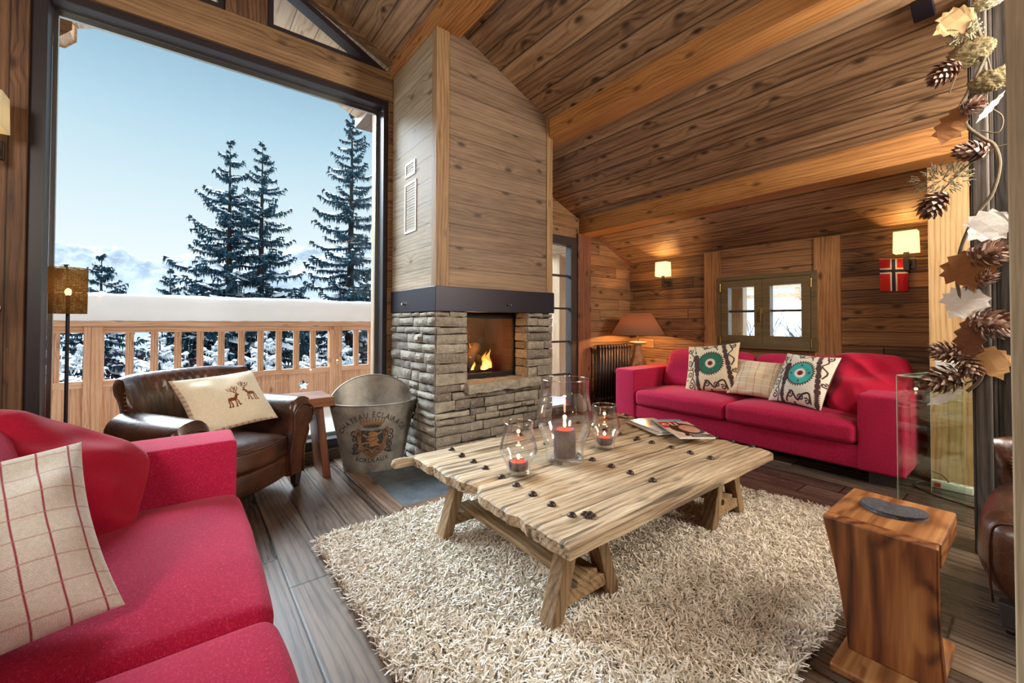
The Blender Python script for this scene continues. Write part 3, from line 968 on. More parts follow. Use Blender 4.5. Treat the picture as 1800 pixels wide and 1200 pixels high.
for i in range(0, len(ends), 2):
    a, c = ends[i], ends[i + 1]
    n = max(1, int(round((c - a) / .2136)) - 1)
    for k in range(n):
        o = mesh_obj('baluster', pr, None, rl); o.location = (a + (c - a) * (k + 1) / (n + 1), 0, 0)
    # boarded panel, with star cut-outs where the photo shows them
    stars = [(x, z) for x, z in ((1.305, .37), (2.12, .365), (.15, .37), (3.2, .37)) if a + .1 < x < c - .1]
    bm = bmesh.new()
    loops = [[(a, .08), (c, .08), (c, .54), (a, .54)]]
    for x, z in stars:
        loops.append([(x + (.085 if q % 2 == 0 else .038) * math.sin(q * PI / 5), z + (.085 if q % 2 == 0 else .038) * math.cos(q * PI / 5)) for q in range(10)])
    for lp in loops:
        vv = [bm.verts.new((x, 0, z)) for x, z in lp]
        for q in range(len(vv)): bm.edges.new((vv[q], vv[(q + 1) % len(vv)]))
    bmesh.ops.triangle_fill(bm, edges=bm.edges[:], use_beauty=True)
    bmesh.ops.recalc_face_normals(bm, faces=bm.faces[:])
    me = D.meshes.new('panel_boards'); bm.to_mesh(me); bm.free()
    o = mesh_obj('panel_boards', me, M['railz'], rl)
    md = o.modifiers.new('thick', 'SOLIDIFY'); md.thickness = .025; md.offset = 0


def snow_loaf():
    """the thick snow lying on the top rail"""
    b = MB(); n = 260; m = 14
    def f(u, v):
        x = rx0 + (rx1 - rx0) * u
        a = PI * v
        h = .285 + .014 * smoothnoise(x * 1.3, 2.0) + .007 * smoothnoise(x * 6, 8.0)
        w = .19 + .025 * smoothnoise(x * 1.7, 5.0) + .015 * smoothnoise(x * 7, 1.0)
        cy = math.copysign(abs(math.cos(a)) ** .55, math.cos(a)); sz = math.sin(a) ** .5 if math.sin(a) > 0 else 0
        return (x, YR + .02 - cy * w * (1 - .12 * (1 - sz)), 1.278 - .02 * (1 - sz) + h * sz + .01 * smoothnoise(x * 9, v * 5, 3))
    b.grid(f, n, m)
    k = m + 1
    b.f += [tuple(range(k - 1, -1, -1)), tuple(n * k + j for j in range(k))]; b.m += [0, 0]
    for i in range(n):
        b.f.append((i * k + m, i * k, (i + 1) * k, (i + 1) * k + m)); b.m.append(0)
    o = b.build('railing_snow', M['snow'], smooth=True, angle=0)
    return tag(o, 'thick loaf of snow lying along the top of the balcony railing', 'snow', kind='stuff')


snow_loaf()
b = MB()
b.grid(lambda u, v: (-4.4 + 12.8 * u, W + TH + .02 + 2.4 * v, -.03 + .05 * smoothnoise(u * 14, v * 4, 1) + .04 * v + .015 * smoothnoise(u * 60, v * 14)), 120, 30)
tag(b.build('balcony_snow', M['snow'], smooth=True, angle=0), 'trodden snow covering the balcony floor', 'snow', kind='stuff')
b = MB(); b.box((-4.4, W + TH, -.3), (8.4, 6.75, -.12))
tag(b.build('balcony_floor', M['ext']), 'timber balcony floor under the snow', 'floor', kind='structure')
b = MB(); b.box((5.02, 5.1, -.12), (5.36, 5.4, 3.2))
struct(b, 'trim_20', M['extz'], 'pale exterior post seen through the glazed door', 'post', bevel=.01)
b = MB(); b.box((SX + .66, 2.62, -.5), (SX + .80, 2.80, 2.3))
struct(b, 'trim_21', M['extz'], 'pale exterior post seen at the left of the small window', 'post', bevel=.01)

# ------------------------------------------------------------------ land and mountains
def ground_z(x, y):
    return -2.6 - .13 * max(0, y - 8) + .5 * smoothnoise(x * .12, y * .12) + .18 * smoothnoise(x * .5, y * .5, 4)


b = MB(); b.grid(lambda u, v: (-60 + 130 * u, 6.8 + 80 * v * v, ground_z(-60 + 130 * u, 6.8 + 80 * v * v)), 120, 60)
tag(b.build('snow_ground', M['snow'], smooth=True, angle=0), 'snow covered slope below the balcony', 'snow', kind='structure')
b = MB()
def bank(u, v):
    x = SX + .32 + 26 * u * u; y = -16 + 20.2 * v
    return (x, y, .15 + .30 * max(0, x - 6.6) + .35 * smoothnoise(x * .35, y * .35, 7) * min(1, (x - 5.8)) + .12 * smoothnoise(x * 1.3, y * 1.3))
b.grid(bank, 70, 60)
tag(b.build('snow_bank', M['snow'], smooth=True, angle=0), 'snowy bank rising outside the small window', 'snow', kind='structure')


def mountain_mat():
    N = NT('hazy_snowy_mountain')
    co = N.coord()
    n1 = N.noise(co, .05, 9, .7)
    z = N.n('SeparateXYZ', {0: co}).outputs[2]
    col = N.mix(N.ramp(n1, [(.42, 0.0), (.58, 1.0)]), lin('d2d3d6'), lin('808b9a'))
    col = N.mix(N.ramp(N.m('DIVIDE', z, 55.0), [(0.0, .75), (.75, .25)]), col, lin('b3c0cc'))  # distance haze painted in, thickest low down
    return N.pbr(col, .95, None, Emission_Color=lin4('ccd2d8'), Emission_Strength=.22)  # faint surface glow stands in for hazy air


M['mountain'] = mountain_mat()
b = MB()
keys = [(-260, 60), (-120, 50), (-71, 51), (-54, 49), (-31, 43), (-9, 41), (8, 47), (84, 59), (160, 66), (300, 52), (520, 70)]
def ridge_h(x):
    for (a, h0), (c, h1) in zip(keys, keys[1:]):
        if a <= x <= c: return h0 + (h1 - h0) * (x - a) / (c - a)
    return 55
def mount(u, v):
    x = -260 + 780 * u; y = 300 + 130 * v
    env = math.sin(PI * min(1, max(0, v)) ** 1.1 * .62)
    h = ridge_h(x) * env
    nz = 0; am = 9; fq = .022
    for _ in range(5):
        nz += am * (1 - 2 * abs(smoothnoise(x * fq, y * fq, 2.2))); am *= .5; fq *= 2.1
    return (x * (y / 400), y, -20 + (h + 20) * env + nz * (.25 + .75 * env) - 5)
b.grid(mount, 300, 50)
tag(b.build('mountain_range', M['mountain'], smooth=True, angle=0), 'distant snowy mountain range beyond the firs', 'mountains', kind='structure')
b = MB(); b.grid(lambda u, v: (-500 + 1400 * u, 60 + 300 * v, -14 - 8 * v), 20, 10)
tag(b.build('valley_snow', M['snow']), 'snowy valley floor below the mountains', 'snow', kind='structure')


# ------------------------------------------------------------------ firs
def needle_mat():
    N = NT('fir_needles')
    isl = N.n('NewGeometry').outputs['Random Per Island']
    col = N.ramp(isl, [(0.0, lin('10242f')), (.5, lin('1f4252')), (1.0, lin('37606f'))])
    return N.pbr(col, .8, None, Specular_IOR_Level=.2)


M['needles'] = needle_mat()
NF = NT('frosted_needles')
NF.pbr(NF.ramp(NF.n('NewGeometry').outputs['Random Per Island'], [(0.0, lin('5d7885')), (.35, lin('c0d0d8')), (1.0, lin('f6fafc'))]), .85, None)
M['frosted'] = NF.mat
M['bark'] = plain('fir_bark', '2a2725', .9, 0, .3, 12, .4)


def fir(seed, h, rb, levels, per, snow, tass=3, lo=.06, power=.85, tw=.16, nm_=None):
    """returns meshes (trunk, needles, snow) for a fir of height h and lowest branch length rb"""
    r = random.Random(seed)
    nv, nf, sv, sf = [], [], [], []
    tr = MB()
    tr.tube([(0, 0, 0), (.02 * h * .1, 0, h * .5), (0, 0, h)], [h * .016 + .02, h * .009 + .012, .006], 8)
    up = Vector((0, 0, 1))
    for li in range(levels):
        t = li / (levels - 1)
        z = h * (lo + (.985 - lo) * t ** .9)
        L0 = rb * (1 - t) ** power + .05
        n = max(4, int(per * (1 - .45 * t)))
        a0 = r.random() * 6.28
        for k in range(n):
            az = a0 + 2 * PI * (k + r.uniform(-.3, .3)) / n
            L = L0 * r.uniform(.62, 1.12)
            d = Vector((math.cos(az), math.sin(az), 0)); sd = Vector((-d.y, d.x, 0))
            zz = z + r.uniform(-.5, .5) * h / levels
            droop = r.uniform(.12, .42) * (1 - t) + .02; rise = r.uniform(.05, .3) * (.4 + t)
            def P(u): return Vector((0, 0, zz)) + d * (L * u) + up * (L * (rise * u - droop * math.sin(u * PI * .6) ** 1.5 - .22 * (1 - t) * u * u + .18 * u ** 4))
            ns = max(5, int(5 + L * 7))
            for s_ in range(1, ns + 1):
                u = s_ / ns
                p = P(u); tl = (.30 * L * (1 - .72 * u) + .05) * r.uniform(.7, 1.25)
                for sg in (-1, 1):
                    q = p + (sd * sg * .8 + d * .55) * tl + up * r.uniform(-.3, .06) * tl
                    w = (d * .05 + up * .02) * (.4 + .6 * L)
                    if r.random() < tw:
                        a = len(sv); q2 = p.lerp(q, r.uniform(.6, .95)); ww = (d * .055 + sd * sg * -.01) * (.5 + .5 * L)
                        sv += [p - ww + up * .012, p + ww + up * .012, q2 + ww * .5 + up * .012, q2 - ww * .5 + up * .012, p.lerp(q2, .5) + up * (.035 + .02 * L)]
                        sf += [(a, a + 1, a + 4), (a + 1, a + 2, a + 4), (a + 2, a + 3, a + 4), (a + 3, a, a + 4)]
                    i0 = len(nv)
                    nv += [p - w, p + w, q]; nf.append((i0, i0 + 1, i0 + 2))
                    for _ in range(tass):
                        f0 = r.uniform(.05, 1); c = p.lerp(q, f0)
                        ln = r.uniform(.05, .17) * (.45 + .45 * L); ww = r.uniform(.012, .03) * (.6 + .5 * L)
                        e = Vector((r.uniform(-1, 1), r.uniform(-1, 1), 0)).normalized() * ww
                        i0 = len(nv)
                        nv += [c - e + up * .02, c + e + up * .02, c + d * r.uniform(-.02, .06) - up * ln + e * r.uniform(-.8, .8)]; nf.append((i0, i0 + 1, i0 + 2))
                if r.random() < .5:   # upright sprigs
                    i0 = len(nv); e = sd * .02
                    nv += [p - e, p + e, p + d * .08 + up * r.uniform(.02, .07)]; nf.append((i0, i0 + 1, i0 + 2))
            if r.random() < snow and L > .12:
                u0 = r.uniform(.1, .45); u1 = min(1.02, u0 + r.uniform(.3, .6)); m = 6
                base = len(sv)
                for i in range(m + 1):
                    u = u0 + (u1 - u0) * i / m; p = P(u)
                    wd = (.165 * L + .025) * math.sin(PI * (i + .35) / (m + .7)) * r.uniform(.7, 1.2); th = wd * .42
                    sv += [p + sd * wd - up * th * .3, p + up * (th + .015), p - sd * wd - up * th * .3]
                for i in range(m):
                    a = base + i * 3
                    sf += [(a, a + 3, a + 4, a + 1), (a + 1, a + 4, a + 5, a + 2)]
                for _ in range(int(3 + 3 * L)):     # small pads on the twigs
                    u = r.uniform(.2, .95); p = P(u) + sd * r.uniform(-.22, .22) * L * (1 - .6 * u) + up * .02
                    rr = r.uniform(.03, .07) * (.5 + .5 * L); a = len(sv)
                    sv += [p + d * rr * 1.5, p + sd * rr - up * .02, p - d * rr * 1.5, p - sd * rr - up * .02, p + up * rr * .6]
                    sf += [(a, a + 1, a + 4), (a + 1, a + 2, a + 4), (a + 2, a + 3, a + 4), (a + 3, a, a + 4)]
    def mk(nm, v, f, m, sm):
        me = D.meshes.new(nm); me.from_pydata([tuple(x) for x in v], [], f); me.materials.append(m)
        if sm: me.polygons.foreach_set('use_smooth', [True] * len(f))
        return me
    return mk('trunk', tr.v, tr.f, M['bark'], True), mk('foliage', nv, nf, nm_ or M['needles'], False), mk('snow_cover', sv, sf, M['snow_tree'], True)


def plant(meshes, loc, label, group, rz=0.0, sc=(1, 1, 1), name='fir_tree'):
    t = thing(name, label, 'tree', loc, rz, group)
    t.scale = sc
    for me, nm in zip(meshes, ('trunk', 'foliage', 'snow_cover')):
        mesh_obj(nm, me, None, t)
    return t


GF = 'firs beyond the balcony'
big = fir(11, 9.2, 2.35, 27, 10, .75)
big2 = fir(12, 9.2, 2.1, 28, 9, .75)
big3 = fir(13, 11.5, 2.3, 31, 9, .75, 4)
small = fir(14, 3.2, 1.05, 17, 9, .4, 3)
heavy = fir(15, 4.6, 1.9, 18, 12, 1.0, 1, tw=.85, nm_=M['frosted'])
heavy2 = fir(16, 4.6, 1.7, 18, 11, 1.0, 1, tw=.85, nm_=M['frosted'])
plant(big, (.86, 13.0, -3.3), 'tall snowy fir with wide boughs, left of the close pair outside', GF, .4)
plant(big2, (1.60, 13.1, -3.02), 'slim tall snowy fir with the highest tip of the close pair', GF, 1.9)
plant(big3, (3.95, 13.0, -3.65), 'tallest dark fir, beside the right window edge', GF, 2.6)
plant(big, (-3.25, 12.6, -3.7), 'fir with only its right hand boughs showing at the left window edge', GF, 3.6)
plant(small, (-1.44, 12.5, -.55), 'young fir standing just right of the woven floor lamp', GF, .7)
plant(small, (-.29, 12.6, -.75), 'young narrow fir standing alone between lamp and close pair', GF, 2.2, (.8, .8, 1))
plant(small, (.20, 12.9, -.6), 'little fir touching the left boughs of the close pair', GF, 4.2, (.85, .85, .95))
plant(small, (4.75, 14.0, -.35), 'dark little fir low in the right corner of the window', GF, 5.2, (1.1, 1.1, 1.05))
plant(small, (2.75, 13.6, -1.0), 'small snowy fir between the close pair and the tallest fir', GF, 1.2)
GH = 'snow laden firs seen between the balusters'
rr = random.Random(5)
spots = [(-2.9, 9.0), (-2.0, 9.7), (-1.2, 8.9), (-.35, 9.6), (.45, 8.9), (1.25, 9.6), (2.0, 8.9), (2.75, 9.7), (3.5, 9.0), (4.4, 9.8), (5.4, 9.2), (6.6, 10.2), (8.2, 9.6), (-3.8, 10.2)]
words_ = ['first', 'second', 'third', 'fourth', 'fifth', 'sixth', 'seventh', 'eighth', 'ninth', 'tenth', 'eleventh', 'twelfth', 'thirteenth', 'fourteenth']
order = sorted(range(len(spots)), key=lambda i: spots[i][0])
for rank, i in enumerate(order):
    x, y = spots[i]
    plant(heavy if i % 2 else heavy2, (x, y, -3.55 + rr.uniform(-.25, .2)), 'snow laden fir behind the balusters, %s from the left of its row' % words_[rank], GH, rr.uniform(0, 6), (1, 1, rr.uniform(.95, 1.05)))
# outside the small window
GS = 'things on the snowy bank outside the small window'
M['shrub'] = plain('bare_twigs', '4a5560', .9, 0, .2)
def shrub(seed, n, h):
    b = MB(); r = random.Random(seed)
    for _ in range(n):
        a = r.uniform(0, 6.28); p = Vector((r.uniform(-.1, .1), r.uniform(-.1, .1), 0)); pts = [p]
        for k in range(4):
            p = p + Vector((math.cos(a) * .11, math.sin(a) * .11, h / 4)) * r.uniform(.6, 1.2) + Vector((r.uniform(-.06, .06), r.uniform(-.06, .06), 0)); pts.append(p)
        b.tube(pts, [.012, .010, .008, .005, .002], 4)
    return b
for i, (x, y, h, lab) in enumerate(((8.6, 2.55, .8, 'bare twiggy bush right outside the lower right pane'), (9.6, 2.2, .7, 'low twiggy bush on the bank behind the lower right pane'), (8.3, 3.35, .9, 'bare bush outside the lower left pane'))):
    z = bank(math.sqrt((x - SX - .32) / 26), (y + 16) / 20.2)[2]
    tag(shrub(i + 3, 26, h).build('bare_bush', M['shrub'], loc=(x, y, z - .05)), lab, 'bush', GS)
ff = thing('bank_fence', 'pale rail fence on the snowy bank outside the small window', 'fence', (12.2, 2.7, 0))
for k in range(5):
    b = MB(); z = bank(math.sqrt((12.2 - SX - .32) / 26), (2.7 - 1.6 + .9 * k + 16) / 20.2)[2]
    b.box((-.05, -1.6 + .9 * k, z - .3), (.05, -1.5 + .9 * k, z + .75)); b.build('fence_post', M['extz'], ff)
for z in (.15, .38, .6):
    b = MB()
    zb = bank(math.sqrt((12.2 - SX - .32) / 26), (2.7 + 16) / 20.2)[2]
    b.box((-.07, -1.8, zb + z - .05), (-.04, 2.4, zb + z + .05)); b.build('fence_rail', M['ext'], ff)

# ------------------------------------------------------------------ sky and lights
w = D.worlds.new('winter_sky'); SC.world = w; w.use_nodes = True
wt = w.node_tree; wt.nodes.clear()
co = wt.nodes.new('ShaderNodeTexCoord'); sp = wt.nodes.new('ShaderNodeSeparateXYZ'); cr = wt.nodes.new('ShaderNodeValToRGB')
bg = wt.nodes.new('ShaderNodeBackground'); wo = wt.nodes.new('ShaderNodeOutputWorld')
wt.links.new(co.outputs['Generated'], sp.inputs[0]); wt.links.new(sp.outputs[2], cr.inputs[0]); wt.links.new(cr.outputs[0], bg.inputs[0]); wt.links.new(bg.outputs[0], wo.inputs[0])
stops = [(0.0, 'f4f6f5'), (.12, 'e9f1f3'), (.24, 'd2e5ec'), (.36, 'b4d3e2'), (.50, '8bb0c7'), (.62, '769cb5'), (1.0, '628eaf')]
while len(cr.color_ramp.elements) < len(stops): cr.color_ramp.elements.new(.5)
for e, (p, c) in zip(cr.color_ramp.elements, stops): e.position = p; e.color = lin4(c)
bg.inputs[1].default_value = 1.12


def light(name, typ, loc, energy, col, target=None, **k):
    l = D.lights.new(name, typ); l.energy = energy; l.color = col
    for kk, v in k.items(): setattr(l, kk, v)
    o = D.objects.new(name, l); COL.objects.link(o); o.location = loc
    if target is not None:
        o.rotation_euler = (Vector(target) - Vector(loc)).to_track_quat('-Z', 'Y').to_euler()
    return o


light('winter_sun', 'SUN', (0, 9, 6.4), 13, (.82, .92, 1.0), (1.7, 4.0, 2.4), angle=math.radians(40))
light('added_sky_fill', 'SUN', (0, -9, 16), 2.6, (.92, .97, 1.0), (1.5, -4, 2), angle=math.radians(120))  # added second sun, soft fill for the firs and snow bank
light('added_eaves_fill', 'AREA', (.6, W + .75, 4.02), 45, (1.0, .95, .88), (.9, 7.2, .3), shape='RECTANGLE', size=3.0, size_y=.25)  # added light without a fixture, brightens the railing from the house side
pt = light('window_portal', 'AREA', (.38, W + .28, 1.8), 1.0, (1, 1, 1), (.38, 0, 1.8), shape='RECTANGLE', size=2.4, size_y=3.4)
pt.data.cycles.is_portal = True
for nm, loc, tg, e, sz in (('added_fill_right', (3.2, -.7, 2.75), (3.8, 2.6, 1.4), 62, .6), ('added_fill_rear', (3.9, -1.9, 2.3), (2.2, 2.2, 2.0), 135, .9), ('added_fill_left', (-2.15, .3, 2.6), (1.2, 3.0, 2.4), 75, .8)):  # added warm fill lights, no fixtures, kept out of the window reflection
    light(nm, 'AREA', loc, e, (1.0, .91, .79), tg, size=sz)
light('hearth_glow', 'POINT', (2.25, 3.45, 1.05), 9, (1.0, .45, .12), shadow_soft_size=.1)
# ------------------------------------------------------------------ furniture materials
M['red'] = fabric('raspberry_sofa_cloth', 'c41a4b', 300, .45, col2='dc4a72', sheen=.06, bump=.4)
M['redpillow'] = fabric('raspberry_cushion_cloth', 'b01035', 260, .3, sheen=.12)
M['print'] = fabric('printed_cushion_cloth', 'ffffff', 300, .3, attr=True, sheen=.15)
M['leather'] = leather('worn_brown_leather', '2a150c', '5a3420', '8d6242')
M['leather2'] = leather('worn_chestnut_leather', '24110a', '4d2c1b', '8a6547')
M['nail'] = plain('antique_nails', '8a6b3c', .35, .9, .2)
M['darkwood'] = wood('dark_sheesham', '2b150b', '5d331d', '83502f', 'z', 'x', .6, seam=0, var=.05, knots=.3, rough=.45, grain=.5)
M['darkwoodx'] = wood('dark_sheesham_top', '3b1f10', '744527', 'a0683f', 'x', 'y', .6, seam=0, var=.05, knots=.3, rough=.42, grain=.5)
M['stool'] = wood('rosewood_stool', '32170b', '6f3d1d', '9d6534', 'z', 'y', .28, seam=0, var=.12, knots=1.0, rough=.42, grain=.38, rings=1.7)
M['stooltop'] = wood('rosewood_stool_top', '4d2b15', '8a5730', 'b3824f', 'x', 'y', .20, seam=0, var=.15, knots=.4, rough=.4, grain=.38, rings=1.2)
M['foot'] = plain('dark_sofa_foot', '2b211c', .6, 0, .1)

# ------------------------------------------------------------------ sofas (local: front at y = 0 facing -y)
def sofa(name, label, loc, rz):
    t = thing(name, label, 'sofa', loc, rz, 'red sofas')
    L, Dp = 2.64, .95
    b = MB(); b.rblock((.06, .015, .09), (L - .06, Dp - .03, .275), .02, (10, 4, 2), 2); b.build('base', M['red'], t, smooth=True)
    for x0 in (0, L - .28):
        b = MB(); b.rblock((x0, 0, .09), (x0 + .28, Dp, .69), .022, (3, 8, 5), 3); b.build('arm', M['red'], t, smooth=True)
    for i in range(2):
        x0 = .283 + i * 1.0375
        s = 3 + i
        def puff(p, q):
            k = max(0, 1 - abs(q.x) ** 3.2) * max(0, 1 - abs(q.y) ** 3.5)
            z = p.z + (.045 * k if q.z > 0 else 0) * max(0, q.z)
            return (p.x + .004 * smoothnoise(p.y * 5, p.z * 9, s), p.y - .012 * (1 - abs(q.x) ** 4) * (q.y < -.9) + .004 * smoothnoise(p.x * 4, p.z * 9, s), z + .004 * smoothnoise(p.x * 5, p.y * 5, s))
        b = MB(); b.rblock((x0, -.008, .275), (x0 + 1.0355, .72, .452), .05, (22, 16, 3), 4, puff); b.build('seat_cushion', M['red'], t, smooth=True, angle=0)
    b = MB(); b.rblock((.28, Dp - .2, .2), (L - .28, Dp, .68), .03, (8, 2, 4), 3); b.build('backrest', M['red'], t, smooth=True)
    for i in range(2):
        x0 = .287 + i * 1.037; s = 9 + i
        def lean(p, q):
            zz = (p.z - .45) / .46
            k = max(0, 1 - abs(q.x) ** 2.6) * max(0, 1 - abs(q.z) ** 2.6)
            y = p.y + .17 * zz - (.05 * k if q.y < 0 else -.02 * k)
            drop = .035 * abs(q.x) ** 5 * (q.z > .3)
            return (p.x + .012 * smoothnoise(p.x * 3, p.z * 6, s), y + .012 * smoothnoise(p.x * 4, p.z * 5, s), p.z - drop + .015 * smoothnoise(p.x * 3.1, s, 1) * max(0, q.z))
        b = MB(); b.rblock((x0, .53, .455), (x0 + 1.032, .70, .925), .075, (20, 3, 12), 4, lean); b.build('back_cushion', M['red'], t, smooth=True, angle=0)
    for x in (.06, L - .22):
        for y in (.05, Dp - .16):
            b = MB(); b.box((x, y, 0), (x + .16, y + .1, .092)); b.build('foot', M['foot'], t)
    return t


sofa('sofa', 'raspberry red sofa under the small window, three patterned cushions on it', (4.20, 3.29, 0), -PI / 2)
sofa('sofa', 'raspberry red sofa in the near left corner with the plaid cushion', (.20, .01, 0), PI / 2)


# ------------------------------------------------------------------ cushions
def pillow_mesh(w, h, th, n, seed, wrinkle=.012, pinch=.07, sag=0.0, soft=0.0):
    """front then back sheet; returns vertex array, faces, (u, v) grid"""
    u = np.linspace(-1, 1, n); U, V = np.meshgrid(u, u, indexing='ij')
    k = np.clip(1 - np.abs(U) ** 2.4, 0, 1) * np.clip(1 - np.abs(V) ** 2.4, 0, 1)
    T = th / 2 * k ** .55
    X = U * w / 2 * (1 - pinch * (1 - V ** 2)); Y = V * h / 2 * (1 - pinch * (1 - U ** 2))
    cor = 1 - soft * (U * V) ** 4 - soft * .5 * (U * V) ** 2
    X = X * cor; Y = Y * cor
    nz = np.zeros_like(U)
    r = np.random.default_rng(seed)
    for _ in range(16):
        a = r.uniform(0, 2 * PI); f = r.uniform(2, 9); p = r.uniform(0, 6.28)
        cx_, cy_ = r.uniform(-1, 1, 2)
        env = np.exp(-((U - cx_) ** 2 + (V - cy_) ** 2) / .22)
        nz += env * np.sin(f * (U * math.cos(a) + V * math.sin(a)) + p) * r.uniform(.4, 1)
    if soft:
        for _ in range(9):
            a = r.uniform(0, 2 * PI); f = r.uniform(2.5, 6); p = r.uniform(0, 6.28); cx_, cy_ = r.uniform(-1, 1, 2)
            env = np.exp(-((U - cx_) ** 2 + (V - cy_) ** 2) / .35)
            ph = f * (U * math.cos(a) + V * math.sin(a)) + p + .6 * np.sin(2.3 * V + p) + .5 * np.sin(3.1 * U)
            nz += env * 1.1 * (.6 - 1.2 * np.sqrt(np.sin(ph) ** 2 + .06))
    e = np.clip(k * 3, 0, 1)
    F1 = np.stack([X, Y - sag * (1 - V) * k * .1, T + wrinkle * nz * e], -1); F2 = np.stack([X, Y, -T + wrinkle * .6 * nz * e], -1)
    Vt = np.concatenate([F1.reshape(-1, 3), F2.reshape(-1, 3)])
    i, j = np.meshgrid(np.arange(n - 1), np.arange(n - 1), indexing='ij')
    q = np.stack([i * n + j, (i + 1) * n + j, (i + 1) * n + j + 1, i * n + j + 1], -1).reshape(-1, 4)
    Fc = np.concatenate([q, q[:, ::-1] + n * n])
    return Vt, Fc, U, V


def frame3(TL, TR, BL):
    """pose with x along the top edge, y up the left edge, z toward the viewer side"""
    TL, TR, BL = Vector(TL), Vector(TR), Vector(BL)
    x = (TR - TL).normalized(); y = TL - BL; y = (y - x * y.dot(x)).normalized(); z = x.cross(y)
    c = (TR + BL) / 2
    m = Matrix((x, y, z)).transposed().to_4x4(); m.translation = c
    return m


def pillow(name, label, cat, TL, TR, BL, w, h, th, seed, m, paint=None, back=None, n=70, group=None, **k):
    w = w or (Vector(TR) - Vector(TL)).length; h = h or (Vector(TL) - Vector(BL)).length
    Vt, Fc, U, V = pillow_mesh(w, h, th, n, seed, **k)
    o = np_mesh(name, Vt, Fc, m, smooth=True)
    o.matrix_world = frame3(TL, TR, BL)
    if paint is not None:
        r = Raster(n, n, -1, 1, -1, 1)
        paint(r)
        c2 = np.empty_like(r.c); c2[:] = lin(back)
        set_colors(o, np.concatenate([r.c.reshape(-1, 3), c2.reshape(-1, 3)]))
    return tag(o, label, cat, group)


def suzani(medal, cloth, brown='4a3230', maroon='7a1230'):
    def paint(r):
        cl, br, ma, me_ = lin(cloth), lin(brown), lin(maroon), lin(medal)
        r.c[:] = cl
        # long curving brown bands either side of the medallion, toothed
        r.curve([(-.72, 1.05), (-.55, .55), (-.48, .1), (-.42, -.45), (-.36, -1.05)], [.02] * 8 + [.2] * 8 + [.12] * 20, br, n=24, teeth=16, amp=.07)
        r.curve([(.42, 1.05), (.60, .55), (.74, .1), (.84, -.45), (.9, -1.05)], .13, br, n=24, teeth=16, amp=.06)
        # medallion
        r.disc(.08, .12, .56, br, 34, .09); r.disc(.08, .12, .47, me_, 34, .05); r.disc(.08, .12, .215, cl, 22, .04); r.disc(.08, .12, .115, ma, 12, .025)
        for a in range(4):
            x, y = .08 + .33 * math.cos(a * PI / 2 + .15), .12 + .33 * math.sin(a * PI / 2 + .15)
            r.disc(x, y, .05, ma, 5, .015)
        # scrolls
        W_ = .045
        r.curve([(-1.0, .62), (-.86, .80), (-.74, .55), (-.62, .40), (-.70, .1), (-.78, -.05)], W_, br)
        r.spiral(-.84, .72, .03, .12, 0, 1.1, W_, br); r.spiral(-.82, .14, .03, .13, 1, 1.2, W_, br); r.spiral(-.76, -.36, .03, .13, 2.2, 1.2, W_, br); r.spiral(-.70, -.8, .03, .13, .6, 1.2, W_, br)
        r.curve([(-.98, .1), (-.9, -.1), (-.66, -.15), (-.62, -.45), (-.72, -.62)], W_, br); r.curve([(-.62, -.5), (-.52, -.75), (-.58, -1.0)], W_, br)
        r.curve([(-.2, -.95), (-.02, -.62), (.22, -.88), (.42, -.66), (.62, -.6), (.7, -.9)], .07, br); r.spiral(-.06, -.74, .03, .13, 0, 1.3, .05, br); r.spiral(.34, -.78, .03, .11, 2, 1.2, .05, br); r.spiral(.56, -.86, .02, .1, 1, 1.2, W_, br)
        r.curve([(-.4, .95), (-.1, .82), (.14, .9), (.3, .72)], W_, br); r.spiral(-.22, .86, .02, .09, 0, 1.2, W_, br); r.spiral(.18, .90, .02, .08, 2, 1.2, W_, br)
        r.curve([(.66, .95), (.82, .7), (.72, .5), (.92, .3), (.86, .05)], W_, br); r.spiral(.80, .84, .02, .1, 0, 1.2, W_, br); r.spiral(.95, -.15, .02, .09, 0, 1.2, W_, br)
        for x, y in ((-.84, .44), (-.66, -.08), (-.88, -.55), (.1, -.98), (.48, .98)):
            r.disc(x, y, .05, br, 6, .02)
    return paint


def plaid(cloth, l1, l2, nx, ny, wd=.012):
    def paint(r):
        r.c[:] = lin(cloth)
        for i in range(nx):
            x = -1 + 2 * (i + .5) / nx; m = np.abs(r.x - x) < wd; r.c[m] = lin(l1)
        for i in range(ny):
            y = -1 + 2 * (i + .5) / ny; m = np.abs(r.y - y) < wd; r.c[m] = r.c[m] * .35 + np.array(lin(l2)) * .65
    return paint


GC = 'cushions on the far red sofa'
pillow('cushion', 'square embroidered cushion with a dark green medallion, left on far sofa', 'cushion', (4.74, 2.70, .955), (4.73, 2.13, 1.03), (4.53, 2.47, .46), .60, .56, .17, 21, M['print'],
       suzani('1d6b50', 'e6d2ae'), 'd8c6a4', 190, GC, wrinkle=.006)
pillow('cushion', 'oblong cream check cushion in the middle of the far sofa', 'cushion', (4.76, 2.075, .88), (4.76, 1.535, .865), (4.50, 2.10, .49), .53, .42, .17, 22, M['print'],
       plaid('e0cba8', 'c98a70', 'f3ead8', 7, 6, .014), 'c9a877', 130, GC, wrinkle=.014)
pillow('cushion', 'tilted embroidered cushion with a turquoise medallion, right on far sofa', 'cushion', (4.70, 1.53, .95), (4.56, 1.12, .945), (4.47, 1.66, .50), .50, .52, .2, 23, M['print'],
       suzani('3bb5ad', 'ece2cf'), '4a3126', 190, GC, wrinkle=.006)
pillow('cushion', 'rumpled plain red cushion slumped on the right arm of the far sofa', 'cushion', (4.80, 1.26, .97), (4.88, .70, .96), (4.52, 1.22, .46), .60, .62, .30, 24, M['redpillow'], n=100, group=GC, wrinkle=.026, pinch=.03, soft=.13)
